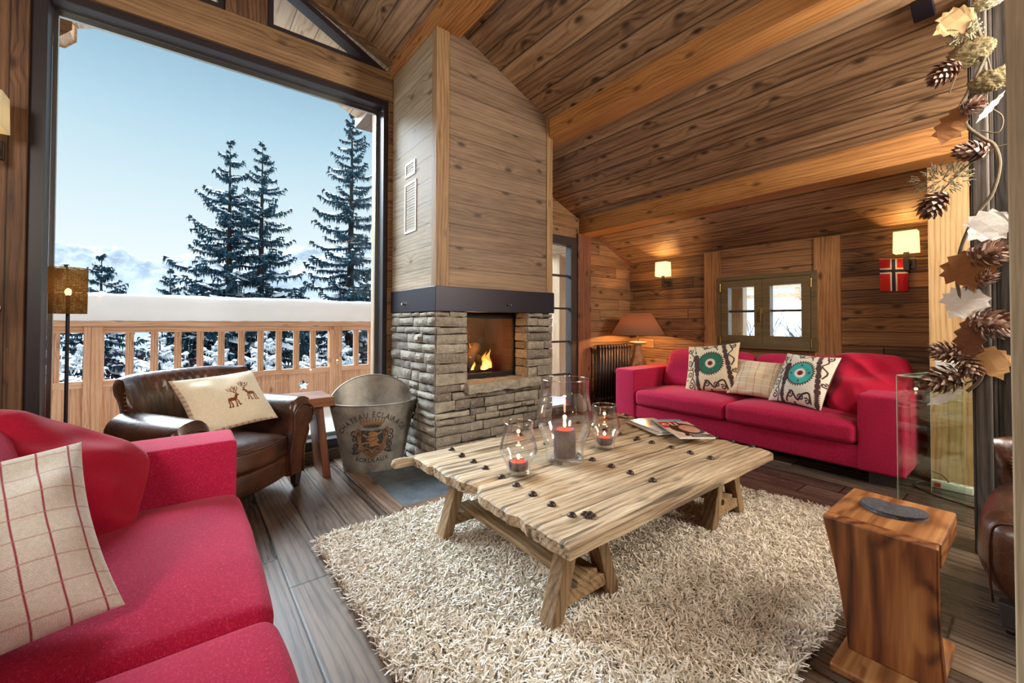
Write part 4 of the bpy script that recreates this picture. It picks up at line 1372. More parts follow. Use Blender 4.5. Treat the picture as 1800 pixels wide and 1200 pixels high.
pillow('cushion', 'large plain red cushion leaning in the corner of the near sofa', 'cushion', at(-95, 722, 1, 2.20), at(170, 792, 1, 2.33), at(0, 905, 1, 2.05), .60, .44, .26, 25, M['redpillow'], n=120, wrinkle=.016, pinch=.04, soft=.10, group='cushions on the near red sofa')
pillow('cushion', 'cream cushion with red check lines on the near sofa', 'cushion', (-.78, 1.63, .84), (-.255, 1.80, .875), (-.655, 1.32, .485), .58, .51, .2, 26, M['print'],
       plaid('ebe8e0', 'a8485a', 'c59294', 9, 8, .0075), 'cbbfa8', 270, 'cushions on the near red sofa', wrinkle=.016)


# ------------------------------------------------------------------ leather armchairs (local: front toward -y)
def armchair(name, label, loc, rz, lm, wd=.82, dp=.70, ah=.66, bh=.90, sh=.42, group='leather armchairs', block=False):
    t = thing(name, label, 'armchair', loc, rz, group)
    hw = wd / 2; f = -dp / 2
    # back: section swept along x, its ends brought forward
    sec = [(.0, .14), (.01, .35), (.03, sh + .08), (.05, bh - .20), (.075, bh - .09), (.10, bh - .03), (.15, bh), (.205, bh - .012), (.235, bh - .06), (.225, bh - .11), (.19, bh - .16), (.165, bh - .3), (.15, .35), (.14, .14)]
    sec = spline(sec, 40)
    N_ = 44
    b = MB(); vs = []; fs = []; k = len(sec)
    for i in range(N_ + 1):
        s = -1 + 2 * i / N_
        e = abs(s) ** 5
        end = max(0, (abs(s) - .90) / .10)
        shr = math.sqrt(max(0, 1 - end * end)) * .75 + .25
        for (y, z) in sec:
            yc = .11; zc_ = .55
            flare = 1 + .07 * max(0, (z - sh) / (bh - sh))
            zz = z - .02 * abs(s) ** 3 * max(0, (z - sh) / (bh - sh))
            yy = yc + (y - yc) * (shr if abs(s) > .9 else 1)
            pl = .008 * math.sin(s * 46 + 1.5 * math.sin(z * 7)) * max(0, 1 - abs(s * 1.15) ** 3) * max(0, min(1, (z - sh) * 4)) * (1 if y < .12 else 0)
            vs.append((s * (hw - (.07 if not block else .02)) * flare, dp / 2 - .16 + yy - .11 * e * (1 if z > .2 else 1) + pl, zz))
    for i in range(N_):
        for j in range(k - 1):
            fs.append((i * k + j, i * k + j + 1, (i + 1) * k + j + 1, (i + 1) * k + j))
        fs.append((i * k + k - 1, i * k, (i + 1) * k, (i + 1) * k + k - 1))
    fs.append(tuple(range(k - 1, -1, -1))); fs.append(tuple(N_ * k + j for j in range(k)))
    b.add(vs, fs); b.build('backrest', lm, t, smooth=True, angle=55)
    # nails up the outer edges of the back
    b = MB()
    for sgn in (-1, 1):
        for q in range(14):
            z = sh + .06 + q * (bh - sh - .16) / 13
            flare = 1 + .07 * max(0, (z - sh) / (bh - sh))
            b.lathe([(.0095, 0), (.008, .004), (.003, .007)], 8, (sgn * ((hw - .07) * flare + .001), dp / 2 - .16, z))
    b.build('nail_trim', M['nail'], t, smooth=True, angle=0)
    # arms: rolled section swept front to back
    for sgn in (-1, 1):
        if block:      # plump slab arms, tucked in toward the floor, with a seam round the front panel
            x0_, x1_ = sorted((sgn * (hw - .20), sgn * hw))
            def tuck(p, q):
                k = max(0, (.30 - p.z) / .2)
                return (p.x + sgn * (.028 * (1 - q.y ** 2) * (1 - q.z ** 2) - .075 * k ** 1.5 * (q.x * sgn > -.5)), p.y - .03 * (1 - q.z ** 2) * (q.y < -.6) + .07 * k ** 1.6 * (q.y < 0), p.z + .012 * (1 - q.y ** 2) * (q.z > .5))
            b = MB(); b.rblock((x0_, f, .07), (x1_, dp / 2 - .06, ah), .078, (6, 14, 10), 5, tuck); arm = b.build('arm', lm, t, smooth=True, angle=0)
            pts = [Vector(tuck(Vector((sgn * (hw - .10 + .072 * c_), f + .012 - .002, z_)), Vector((c_ * .7, -.99, (z_ - .07) / (ah - .07) * 2 - 1)))) for c_, z_ in ((1, .10), (1, .2), (1, .3), (1, .38), (.85, ah - .05), (.4, ah - .03), (-.4, ah - .03), (-.85, ah - .05), (-1, .38), (-1, .25))]
            b = MB(); b.tube(spline(pts, 48), .0045, 6); b.build('piping', lm, arm, smooth=True, angle=0)
            continue
        R = .098; zr = ah - R
        asec = [(-.085, .12), (-.09, .30), (-.085, zr - .10)]
        for q in range(15):
            a = PI * 1.08 - (PI * 1.42) * q / 14
            asec.append((R * math.cos(a) * (1.0 if math.cos(a) < 0 else 1.3) + .01, zr + R * math.sin(a)))
        asec += [(.075, zr - .13), (.06, .30), (.05, .12)]
        k = len(asec); vs = []; fs = []; m = 26
        for i in range(m + 1):
            u = i / m
            y = f + .015 + (dp - .14) * u
            en = max(0, 1 - u / .05); sc = (1 - .10 * en ** 2)
            bul = 1 + .10 * math.sin(PI * min(1, u * 1.1))
            for (x, z) in asec:
                vs.append((sgn * (hw - .10 + x * sc * bul + .03 * (1 - u) * (z > .3)), y, .12 + (z - .12) * (1 + .02 * u) * (sc if z > .3 else 1)))
        for i in range(m):
            for j in range(k):
                q4 = (i * k + j, i * k + (j + 1) % k, (i + 1) * k + (j + 1) % k, (i + 1) * k + j)
                fs.append(q4 if sgn < 0 else q4[::-1])
        fs.append(tuple(range(k)) if sgn > 0 else tuple(range(k - 1, -1, -1))); fs.append(tuple(m * k + j for j in range(k)) if sgn < 0 else tuple(m * k + j for j in range(k - 1, -1, -1)))
        b = MB(); b.add(vs, fs); arm = b.build('arm', lm, t, smooth=True, angle=50)
        b = MB()
        path = [Vector((sgn * (hw - .10 + x * .9 + .03 * (z > .3)), f + .008, .12 + (z - .12) * (.9 if z > .3 else 1))) for x, z in asec]
        b.tube(path, .007, 6); b.build('piping', M['foot'] if False else lm, arm, smooth=True, angle=0)
    # apron with a bowed front, seat cushion
    def bow(p, q):
        return (p.x, p.y - .055 * (1 - q.x ** 2) * (q.y < 0) * abs(q.y), p.z)
    b = MB(); b.rblock((-hw + .17, f + .05, .12), (hw - .17, dp / 2 - .12, .27), .02, (14, 4, 3), 2, bow); b.build('seat_frame', lm, t, smooth=True)
    def bow2(p, q):
        k = max(0, 1 - abs(q.x) ** 3) * max(0, 1 - abs(q.y) ** 3)
        return (p.x + .004 * smoothnoise(p.x * 6, p.y * 6), p.y - .06 * (1 - q.x ** 2) * (q.y < 0) * abs(q.y), p.z + (.035 * k if q.z > 0 else 0) + .005 * smoothnoise(p.x * 7, p.y * 7, 5))
    b = MB(); b.rblock((-hw + .172, f + .04, .272), (hw - .172, dp / 2 - .13, sh), .035, (18, 16, 3), 4, bow2); sc_ = b.build('seat_cushion', lm, t, smooth=True, angle=0)
    pts = []
    for i in range(21):
        q = -1 + 2 * i / 20; pts.append((q * (hw - .19), f + .04 - .06 * (1 - q * q), sh - .012))
    b = MB(); b.tube(pts, .006, 6); b.build('piping', lm, sc_, smooth=True, angle=0)
    for x in (-1, 1):
        for y in (f + .06, dp / 2 - .1):
            b = MB(); b.obox((x * (hw - .075), y, .03), (x * (hw - .075), y, .125), .045, .045, (0, 1, 0), .062, .062)
            ft = b.build('leg', M['foot'], t, bevel=.004)
            b = MB(); b.tube([(x * (hw - .075) - .012, y, .016), (x * (hw - .075) + .012, y, .016)], .016, 14); b.build('caster', M['black'], ft, smooth=True)
    return t


armchair('armchair', 'brown leather armchair with rolled arms before the picture window, reindeer cushion on it', (.175, 3.52, 0), math.radians(37), M['leather'], wd=.94, dp=.72, ah=.685, bh=.915)
armchair('armchair', 'chestnut leather armchair at the right edge, cut off by the pale board', (2.93, -.255, 0), math.radians(-92), M['leather2'], wd=.84, dp=.74, ah=.485, bh=.70, sh=.335, block=True)


def reindeer(r):
    r.c[:] = lin('ebdfc4'); c = lin('7c3a22')
    edge = np.maximum(np.abs(r.x), np.abs(r.y)) > .955
    st = edge & (((r.x * 26 + r.y * 26) % 1) < .45)
    r.c[st] = lin('8a4a33')
    for ox, oy, sx in ((-.06, -.23, 1), (.46, -.08, -1)):
        def P(x, y): return (ox + sx * x * .52 * .8, oy + y * .52 * 1.15)
        r.poly([P(*p) for p in ((-.34, .02), (-.3, .16), (-.1, .2), (.1, .18), (.22, .34), (.3, .40), (.46, .34), (.46, .28), (.34, .26), (.26, .1), (.16, .0), (-.02, -.02), (-.2, .0))], c)
        for leg in (((-.28, .06), (-.34, -.12), (-.30, -.2), (-.36, -.36)), ((-.2, .04), (-.2, -.12), (-.14, -.2), (-.18, -.36)), ((.1, .04), (.12, -.14), (.08, -.36)), ((.17, .06), (.26, -.08), (.24, -.2), (.30, -.30))):
            r.stroke([P(*p) for p in leg], .034, c)
            r.disc(*P(*leg[-1]), .03, c)
        for an in (((.32, .40), (.16, .52), (.02, .80)), ((.34, .40), (.36, .62), (.28, .9)), ((.22, .47), (.28, .70), (.20, .84)), ((.12, .58), (-.06, .62), (-.14, .78)), ((.36, .55), (.5, .66), (.52, .82)), ((.08, .68), (.16, .78)), ((.36, .68), (.42, .86))):
            r.stroke([P(*p) for p in an], .022, c)


pillow('cushion', 'cream cushion printed with two brown reindeer on the leather armchair', 'cushion', at(313, 675, 1, 3.42), at(446, 656, 1, 3.68), at(342, 764, 1, 3.20), .56, .43, .16, 27, M['print'], reindeer, 'd9c49a', 170, wrinkle=.008)

# ------------------------------------------------------------------ dark side table beside the armchair
t = thing('side_table', 'dark wooden side table with splayed slab legs beside the leather armchair', 'side table', (.80, 3.74, 0))
b = MB(); b.box((-.17, -.20, .575), (.155, .20, .648)); b.build('table_top', M['darkwoodx'], t, bevel=.006)
for s, nm in ((1, 1), (-1, 1)):
    b = MB()
    b.add([(s * .055 - .03, -.13, .575), (s * .055 + .03, -.13, .575), (s * .055 + .03, .13, .575), (s * .055 - .03, .13, .575),
           (s * .115 - .03, -.16, 0), (s * .115 + .03, -.16, 0), (s * .115 + .03, .16, 0), (s * .115 - .03, .16, 0)],
          [(0, 1, 2, 3), (7, 6, 5, 4), (0, 4, 5, 1), (1, 5, 6, 2), (2, 6, 7, 3), (3, 7, 4, 0)])
    b.build('slab_leg', M['darkwood'], t, bevel=.005)

# ------------------------------------------------------------------ floor lamp with woven shade by the window
def woven():
    N = NT('woven_shade')
    sep = N.n('SeparateXYZ', {0: N.coord()})
    ang = N.m('ARCTAN2', sep.outputs[1], sep.outputs[0])
    v = N.vec(N.m('MULTIPLY', ang, 6.0), N.m('MULTIPLY', sep.outputs[2], 12.0), 0.0)
    a = N.noise(N.vec(N.m('MULTIPLY', ang, 30.0), N.m('MULTIPLY', sep.outputs[2], 9.0), 0.0), 1, 3); c = N.noise(N.vec(N.m('MULTIPLY', ang, 2.5), N.m('MULTIPLY', sep.outputs[2], 170.0), 3.0), 1, 3)
    k = N.m('MAXIMUM', a, c)
    hole = N.ramp(k, [(.50, 1.0), (.60, 0.0)])
    col = N.mix(N.noise(v, 8, 3), lin('2a1d12'), lin('6d4d2a'))
    d = N.n('BsdfDiffuse', {0: col}); tl = N.n('BsdfTranslucent', {0: lin4('8a5f30')})
    m1 = N.n('MixShader', {0: .12, 1: d.outputs[0], 2: tl.outputs[0]})
    tr = N.n('BsdfTransparent', {0: lin4('f5d9a8')})
    mx = N.n('MixShader', {0: N.m('MULTIPLY', hole, .5), 1: m1.outputs[0], 2: tr.outputs[0]})
    N.t.links.new(mx.outputs[0], N.out.inputs[0]); return N.mat


M['woven'] = woven()
t = thing('floor_lamp', 'slim floor lamp with a brown woven drum shade at the left of the window', 'lamp', (-.555, 3.6, 0))
b = MB(); b.lathe([(.13, 0), (.13, .012), (.02, .022)], 32); b.build('base', M['steel'], t, smooth=True)
b = MB(); b.tube([(.0, 0, .015), (.0, 0, 1.42)], .009, 10); b.build('pole', M['steel'], t, smooth=True)
b = MB(); b.lathe([(.082, 1.295), (.084, 1.57)], 48, cap0=False, cap1=False); b.build('lamp_shade', M['woven'], t, smooth=True)
M['bulb'] = emit_mat('warm_bulb', (1.0, .72, .35), 14)
b = MB(); b.lathe([(.006, 1.40), (.012, 1.41), (.016, 1.425), (.012, 1.44), (.003, 1.448)], 16); b.build('bulb', M['bulb'], t, smooth=True)
light('woven_lamp_light', 'POINT', (-.555, 3.6, 1.47), .6, (1, .75, .42), shadow_soft_size=.02)
# ------------------------------------------------------------------ zinc grape-picker's bucket
def zinc():
    N = NT('old_zinc')
    co = N.coord()
    a = N.noise(co, 7, 6, .65); c = N.noise(co, 45, 4, .6)
    col = N.mix(N.ramp(a, [(.35, 0.0), (.68, 1.0)]), lin('76716a'), lin('a9a59b'))
    col = N.mix(N.ramp(c, [(.55, 0.0), (.75, .45)]), col, lin('5c574f'))
    return N.pbr(col, N.ramp(a, [(.3, .38), (.7, .6)]), N.bump(c, .15, .004), .55)


M['zinc'] = zinc()
bk = thing('zinc_bucket', 'old zinc grape bucket with a painted crest and lettering beside the stone fireplace', 'bucket', (1.285, 3.565, 0), -math.radians(16.5))
BA0, BB0, BA1, BB1 = .235, .135, .355, .185


def rim_h(phi):
    s = max(0, math.sin(phi))
    return .565 + .205 * s ** 1.6 + .012 * math.cos(phi) ** 2


def bsurf(phi, z, off=0.0):
    """outer surface of the bucket at angle phi (front is -90 degrees) and height z"""
    t = z / .57
    a = BA0 + (BA1 - BA0) * t ** 1.05 + off; b_ = BB0 + (BB1 - BB0) * t + off
    return (a * math.cos(phi), b_ * math.sin(phi) + .05 * max(0, t - .7) * max(0, math.sin(phi)), z)


b = MB(); n, m = 96, 24
b.grid(lambda u, v: bsurf(2 * PI * u, .018 + (rim_h(2 * PI * u) - .018) * v), n, m, closed_u=True)
b.grid(lambda u, v: bsurf(2 * PI * u, .03 + (rim_h(2 * PI * u) - .03) * v, -.004), n, m, closed_u=True, flip=True)
b.build('bucket_body', M['zinc'], bk, smooth=True, angle=60)
b = MB(); b.lathe([(0.001, .02), (1, .02)], 96, sx=BA0, sy=BB0, cap0=False, cap1=False); b.build('bucket_bottom', M['zinc'], bk)
b = MB(); rp = [bsurf(2 * PI * i / 96, rim_h(2 * PI * i / 96)) for i in range(97)]
b.tube(rp, .007, 8, cap=False); b.build('rolled_rim', M['zinc'], bk, smooth=True, angle=0)
b = MB(); b.grid(lambda u, v: bsurf(2 * PI * u, .004 + .062 * v, .003), n, 3, closed_u=True); b.build('foot_band', M['zinc'], bk, smooth=True, angle=0)


def phi_of(u, z):
    """angle reached by walking u metres sideways from the front centre"""
    t = z / .57
    a = BA0 + (BA1 - BA0) * t; b_ = BB0 + (BB1 - BB0) * t
    phi = -PI / 2; step = .004 * (1 if u > 0 else -1); s = 0
    while s < abs(u):
        phi += step
        s += math.hypot(a * math.sin(phi), b_ * math.cos(phi)) * abs(step)
    return phi


M['ink'] = plain('faded_black_paint', '25211e', .7, 0, .25, 40, 0)


def glyphs(txt, size):
    """list of (vertices, faces, advance) for each letter"""
    out = []
    for ch in txt:
        cu = D.curves.new('letter', 'FONT'); cu.body = ch; cu.size = size; cu.offset = size * .012; cu.resolution_u = 3
        ob = D.objects.new('letter', cu); COL.objects.link(ob)
        bpy.context.view_layer.update()
        me = D.meshes.new_from_object(ob.evaluated_get(bpy.context.evaluated_depsgraph_get()))
        vs = [tuple(v.co) for v in me.vertices]; fs = [tuple(p.vertices) for p in me.polygons]
        D.objects.remove(ob); D.meshes.remove(me); D.curves.remove(cu)
        wd = (max(v[0] for v in vs) - min(v[0] for v in vs)) if vs else size * .35
        mn = min(v[0] for v in vs) if vs else 0
        out.append(([(v[0] - mn, v[1], 0) for v in vs], fs, wd))
    return out


def bucket_text(txt, size, cx, cz, rad, sweep, flip=False):
    """letters set along an arc of radius rad about (cx, cz) on the bucket front"""
    G = glyphs(txt, size); b = MB()
    gap = size * .16; tot = sum(g[2] for g in G) + gap * (len(G) - 1)
    k = sweep * rad / tot
    pos = 0
    for vs, fs, wd in G:
        a = (pos + wd / 2) / tot - .5
        ang = a * sweep
        if vs:
            P = []
            for x, y, _ in vs:
                lx = (x - wd / 2) * k
                if not flip:
                    r_ = rad + y; th = ang
                    U_x = cx + r_ * math.sin(th) + lx * math.cos(th); V_z = cz + r_ * math.cos(th) - lx * math.sin(th)
                else:
                    r_ = rad - y; th = ang
                    U_x = cx + r_ * math.sin(th) + lx * math.cos(th); V_z = cz - r_ * math.cos(th) + lx * math.sin(th)
                P.append((U_x, V_z))
            b.add([bsurf(phi_of(u, z), z, .0012) for u, z in P], fs)
        pos += wd + gap
    return b


b = bucket_text('CHATEAU ÉCLAIRAGE', .062, -.02, .185, .285, 2.05); b.build('upper_lettering', M['ink'], bk)
b = bucket_text('BORDEAUX', .05, -.02, .60, .505, .53, True); b.build('lower_lettering', M['ink'], bk)

# painted crest: crown, shield, lion and scrolls, kept where painted
nx, nz = 190, 200
rs_ = Raster(nx, nz, -.19, .19, .10, .47)
dk, tan, gold = lin('231d1b'), lin('6f4a2c'), lin('8b6138')
cx, X0 = -.02, -.02
def S(pts): return [(cx + x, z) for x, z in pts]
for sg in (-1, 1):    # scrolls and leaves beside the shield
    rs_.spiral(cx + sg * .145, .335, .006, .030, PI / 2, sg * 1.3, .013, dk); rs_.spiral(cx + sg * .140, .29, .006, .028, 0, sg * 1.2, .013, dk)
    rs_.curve(S([(sg * .115, .37), (sg * .135, .34), (sg * .105, .30), (sg * .125, .25), (sg * .10, .20)]), .022, tan)
    rs_.curve(S([(sg * .10, .37), (sg * .125, .30), (sg * .11, .24), (sg * .145, .2), (sg * .12, .17)]), .010, dk)
    rs_.spiral(cx + sg * .135, .235, .004, .026, 0, sg * 1.4, .013, dk); rs_.spiral(cx + sg * .13, .185, .004, .026, 2, sg * 1.2, .012, dk)
    rs_.curve(S([(0, .17), (sg * .06, .20), (sg * .13, .17), (sg * .16, .175)]), .012, dk)
    rs_.disc(cx + sg * .115, .372, .016, tan)
rs_.poly(S([(-.108, .37), (0, .358), (.108, .37), (.10, .27), (.075, .20), (0, .128), (-.075, .20), (-.10, .27)]), dk)
rs_.stroke(S([(-.105, .30), (-.08, .19), (0, .125), (.08, .19), (.105, .30)]), .018, tan)
rs_.stroke(S([(-.09, .365), (-.09, .28), (-.068, .21), (0, .148), (.068, .21), (.09, .28), (.09, .365)]), .004, gold)
rs_.poly(S([(-.012, .352), (.02, .35), (.044, .335), (.035, .30), (.055, .275), (.035, .262), (.05, .24), (.02, .235), (.005, .225), (-.03, .235), (-.012, .25), (-.045, .26), (-.02, .275), (-.05, .29), (-.025, .298), (-.04, .315), (-.018, .322), (-.03, .338)]), gold)
for p in (((-.045, .31), (-.07, .325)), ((-.045, .262), (-.075, .255)), ((.03, .24), (.065, .235)), ((.045, .33), (.07, .345))): rs_.stroke(S(p), .012, gold)
rs_.disc(cx - .005, .335, .004, dk); rs_.stroke(S([(-.03, .30), (.03, .31)]), .005, dk); rs_.stroke(S([(-.02, .265), (.03, .285)]), .005, dk)
rs_.stroke(S([(-.07, .175), (.07, .225)]), .009, tan); rs_.stroke(S([(.07, .175), (-.07, .225)]), .009, tan)
rs_.disc(cx, .178, .02, tan, 5, .008)
# crown
rs_.poly(S([(-.068, .392), (.068, .392), (.085, .425), (-.085, .425)]), tan)
rs_.disc(cx, .395, .068, dk, ry=.014)
for i in range(9):
    x = -.084 + .021 * i
    rs_.poly(S([(x - .008, .42), (x + .008, .42), (x * 1.13 + .0055, .458), (x * 1.13, .466), (x * 1.13 - .0055, .458)]), tan)
    rs_.disc(cx + x * 1.13, .462, .006, tan)
rs_.stroke(S([(-.08, .425), (.08, .425)]), .006, gold); rs_.stroke(S([(-.07, .398), (.07, .398)]), .005, dk)
idx = -np.ones((nx, nz), int); vs = []; cs = []
cell = rs_.mask[:-1, :-1] & rs_.mask[1:, :-1] & rs_.mask[1:, 1:] & rs_.mask[:-1, 1:]
fs = []
cachephi = {}
for i in range(nx - 1):
    for j in range(nz - 1):
        if not cell[i, j]: continue
        f = []
        for (p, q) in ((i, j), (i + 1, j), (i + 1, j + 1), (i, j + 1)):
            if idx[p, q] < 0:
                idx[p, q] = len(vs); u, z = rs_.x[p, q], rs_.y[p, q]
                vs.append(bsurf(phi_of(u, z), z, .0014)); cs.append(rs_.c[p, q])
            f.append(idx[p, q])
        fs.append(f)
NC = NT('faded_crest_paint')
ca = NC.n('Attribute', attribute_name='Col').outputs[0]
wear = NC.ramp(NC.noise(NC.coord(), 70, 4, .7), [(.52, 0.0), (.72, .55)])
NC.pbr(NC.mix(wear, ca, lin('8b867c')), .7)
co_ = np_mesh('painted_crest', np.array(vs), np.array(fs), NC.mat, bk)
set_colors(co_, np.array(cs))

# ------------------------------------------------------------------ coffee table made from an old door
M['doorwood'] = wood('old_door_wood', '544433', 'a89275', 'd8c7a8', 'x', 'y', .35, seam=0, var=.12, knots=.5, rough=.72, bump=.7, rings=.8, cracks=.7)
M['trestle'] = wood('old_trestle_wood', '40301f', '7d6447', 'a58a66', 'z', 'x', .5, seam=0, var=.25, knots=.4, rough=.75, bump=.5)
M['trestle_y'] = wood('old_stretcher_wood', '4a3a28', '8b7151', 'b0946c', 'y', 'z', .5, seam=0, var=.2, knots=.4, rough=.75, bump=.5)
M['stud'] = plain('rusty_stud', '41342f', .45, .7, .3, 60, .2)
ct = thing('coffee_table', 'low coffee table made from a weathered studded door on four splayed trestles', 'coffee table', (0, 0, 0))
planks = [(1.10, 1.80, 1.125, 3.075, 1), (1.815, 2.222, 1.13, 3.10, 2), (2.23, 2.46, 1.12, 3.15, 3)]
b = MB()
for (y0, y1, x0, x1, sd) in planks:
    NX, NY = 150, max(10, int((y1 - y0) * 46))
    zt, zb_ = .42, .362
    def endx(v, side):
        y = y0 + (y1 - y0) * v
        rag = .022 * smoothnoise(y * 9, sd, 0) + .013 * smoothnoise(y * 33, sd, 3) + .007 * smoothnoise(y * 90, sd, 6)
        bite = -.06 * math.exp(-((y - 1.80) / .07) ** 2) if side == 0 else .05 * math.exp(-((y - 1.72) / .05) ** 2)
        return (x0 + rag - bite * (1 if side == 0 else 0)) if side == 0 else (x1 + rag - bite - (.06 * (1 - (y - 1.1) / 1.36)))
    def top(u, v):
        xa, xb_ = endx(v, 0), endx(v, 1)
        x = xa + (xb_ - xa) * u
        y = y0 + (y1 - y0) * v
        e = min(v, 1 - v) * (y1 - y0)
        z = zt + .006 * smoothnoise(x * 2.2, y * 14, sd) + .003 * smoothnoise(x * 9, y * 60, sd) - .010 * max(0, 1 - e / .012) - .008 * max(0, 1 - min(u, 1 - u) * 1.95 / .02)
        yy = y + (.006 * smoothnoise(x * 3, sd, v) if v in (0, 1) else 0)
        for (gy, ga, gb, gd) in ((1.30, 1.13, 2.0, .010), (1.47, 1.2, 2.9, .012), (1.62, 1.13, 1.75, .010), (2.02, 1.6, 2.9, .010), (2.34, 1.3, 2.8, .008), (1.22, 2.0, 3.0, .009)):
            if ga < x < gb:
                gl = gy + .02 * smoothnoise(x * 2.5, gy * 7)
                z -= gd * math.exp(-((yy - gl) / .006) ** 2) * min(1, (x - ga) * 6, (gb - x) * 6)
        return (x, yy, z)
    i0 = len(b.v)
    b.grid(top, NX, NY)
    k = NY + 1
    i1 = len(b.v)
    b.v += [(p[0] + (.008 if q // k == 0 else 0), p[1], zb_ + .006 * smoothnoise(p[0] * 4, p[1] * 9, 4)) for q, p in enumerate(b.v[i0:i1])]
    for i in range(NX):
        for j in range(NY):
            b.f.append((i1 + i * k + j, i1 + i * k + j + 1, i1 + (i + 1) * k + j + 1, i1 + (i + 1) * k + j)); b.m.append(0)
    ring = [i * k for i in range(NX + 1)] + [NX * k + j for j in range(1, k)] + [i * k + NY for i in range(NX - 1, -1, -1)] + [j for j in range(NY - 1, 0, -1)]
    for q in range(len(ring)):
        a, c = ring[q], ring[(q + 1) % len(ring)]
        b.f.append((i0 + c, i0 + a, i1 + a, i1 + c)); b.m.append(0)
# the pivot knob at the far left corner
b.tube([(1.16, 2.42, .392), (1.10, 2.425, .392), (1.04, 2.43, .393), (1.0, 2.43, .393), (.985, 2.43, .393)], [.028, .027, .031, .028, .010], 14)
b.build('tabletop', M['doorwood'], ct, smooth=True, angle=45)
# trestles: four A frames, joined in pairs by low stretchers
for xc in (1.345, 2.62):
    for yc, sgn in ((1.235, 1), (2.11, 1)):
        for s in (-1, 1):
            b = MB(); b.obox((xc + s * .185, yc, .02), (xc + s * .075, yc, .366), .062, .075, (0, 1, 0)); b.build('leg', M['trestle'], ct, bevel=.004)
        b = MB(); b.box((xc - .17, yc - .032, .10), (xc + .17, yc + .032, .155)); b.build('cross_bar', M['hearth_wood2'] if False else M['trestle_y'], ct, bevel=.003)
    b = MB(); b.box((xc - .06, 1.20, .155), (xc + .015, 2.15, .185)); b.build('stretcher', M['trestle_y'], ct, bevel=.003)
    b = MB(); b.box((xc + .025, 1.22, .155), (xc + .09, 2.14, .18)); b.build('stretcher', M['trestle_y'], ct, bevel=.003)
    b = MB(); b.box((xc - .1, 1.19, .325), (xc + .1, 2.16, .362)); b.build('bearer', M['trestle_y'], ct, bevel=.003)
sm = MB(); sm.lathe([(.021, 0), (.0205, .006), (.016, .014), (.008, .0185), (.002, .020)], 16); 
studm = D.meshes.new('stud'); studm.from_pydata(sm.v, [], sm.f); studm.polygons.foreach_set('use_smooth', [True] * len(sm.f)); studm.materials.append(M['stud'])
rowsx = [((1.37, 1.314), (2.386, 2.249, 2.103, 1.969, 1.802, 1.667, 1.532, 1.393, 1.261)), ((1.95, 1.94), (2.39, 2.25, 2.11, 1.97, 1.80, 1.694, 1.55, 1.421, 1.28)),
         ((2.56, 2.537), (2.38, 2.24, 2.10, 1.96, 1.799, 1.683, 1.536, 1.402, 1.27)), ((3.10, 3.0), (2.32, 2.19, 2.04, 1.92, 1.77, 1.638, 1.479, 1.357, 1.22))]
for (xa, xb_), ys in rowsx:
    for y in ys:
        x = xb_ + (xa - xb_) * (y - ys[-1]) / (ys[0] - ys[-1])
        o = mesh_obj('stud', studm, None, ct, (x, y, .418))
b = MB()
for q in range(6):
    a = q * PI / 3 + .3
    b.lathe([(.013, 0), (.010, .006), (.002, .008)], 10, (1.375 + .022 * math.cos(a), 1.222 + .022 * math.sin(a), .421))
b.lathe([(.008, 0), (.006, .008), (.001, .010)], 10, (1.375, 1.222, .422))
b.build('iron_flower', M['stud'], ct, smooth=True)
b = MB(); b.box((2.86, 2.30, .421), (3.13, 2.36, .432)); b.box((3.0, 2.24, .421), (3.05, 2.42, .430)); b.build('iron_strap', M['stud'], ct, bevel=.003)

# ------------------------------------------------------------------ hurricane glasses and candles
M['glassrim'] = pane_mat('glass_rim', (.95, .97, 1.0), .8, .28, rough=.12)


def hurricane(name, label, cat, x, y, prof, thick=.004):
    b = MB()
    P = spline(prof, 48)
    inner = [(r - thick, z) for r, z in reversed(P) if z > .022]
    b.lathe(P, 56, cap0=True, cap1=False)
    k0 = len(b.v)
    b.lathe(inner, 56, cap0=False, cap1=True)
    n = 56; L = len(P)
    for k in range(n): b.f.append(((L - 1) * n + k, (L - 1) * n + (k + 1) % n, k0 + (k + 1) % n, k0 + k)); b.m.append(0)
    o = tag(b.build(name, M['hollow'], loc=(x, y, .427), smooth=True, angle=60), label, cat, 'glass candle holders on the coffee table')
    rr_, zr_ = P[-1]
    b = MB(); b.tube([((rr_ - .002) * math.cos(2 * PI * k / 56), (rr_ - .002) * math.sin(2 * PI * k / 56), zr_) for k in range(57)], .0026, 6, cap=False)
    b.build('rim', M['glassrim'], o, smooth=True, angle=0)
    return o


bigp = [(.105, .001), (.112, .012), (.112, .06), (.118, .10), (.150, .17), (.168, .235), (.164, .30), (.148, .37), (.143, .43), (.145, .485)]
smp = [(.060, .001), (.066, .01), (.066, .045), (.078, .075), (.100, .115), (.103, .145), (.090, .195), (.080, .24), (.079, .28)]
hurricane('candle_holder', 'large bulbous glass candle holder in the middle of the table', 'candle holder', 1.80, 1.785, bigp)
hurricane('candle_holder', 'small glass candle holder left of the large one, nearest the fireplace end', 'candle holder', 1.435, 1.775, smp)
hurricane('candle_holder', 'small glass candle holder right of the large one, beside the magazines', 'candle holder', 2.185, 1.80, smp)
NW = NT('plum_wax')
zz = NW.n('SeparateXYZ', {0: NW.coord()}).outputs[2]
NW.pbr(NW.mix(NW.noise(NW.coord(), 30, 3), lin('33222c'), lin('57404b')), .5, None, Subsurface_Weight=0.1, Emission_Color=(.9, .12, .05, 1), Emission_Strength=0.0)
M['wax'] = NW.mat
M['meltwax'] = plain('glowing_melted_wax', 'b0302a', .2, 0, .1, bump=0, Emission_Color=(1, .12, .05, 1), Emission_Strength=.35)
M['cflame'] = emit_mat('candle_flame', (1.0, .70, .30), 9)


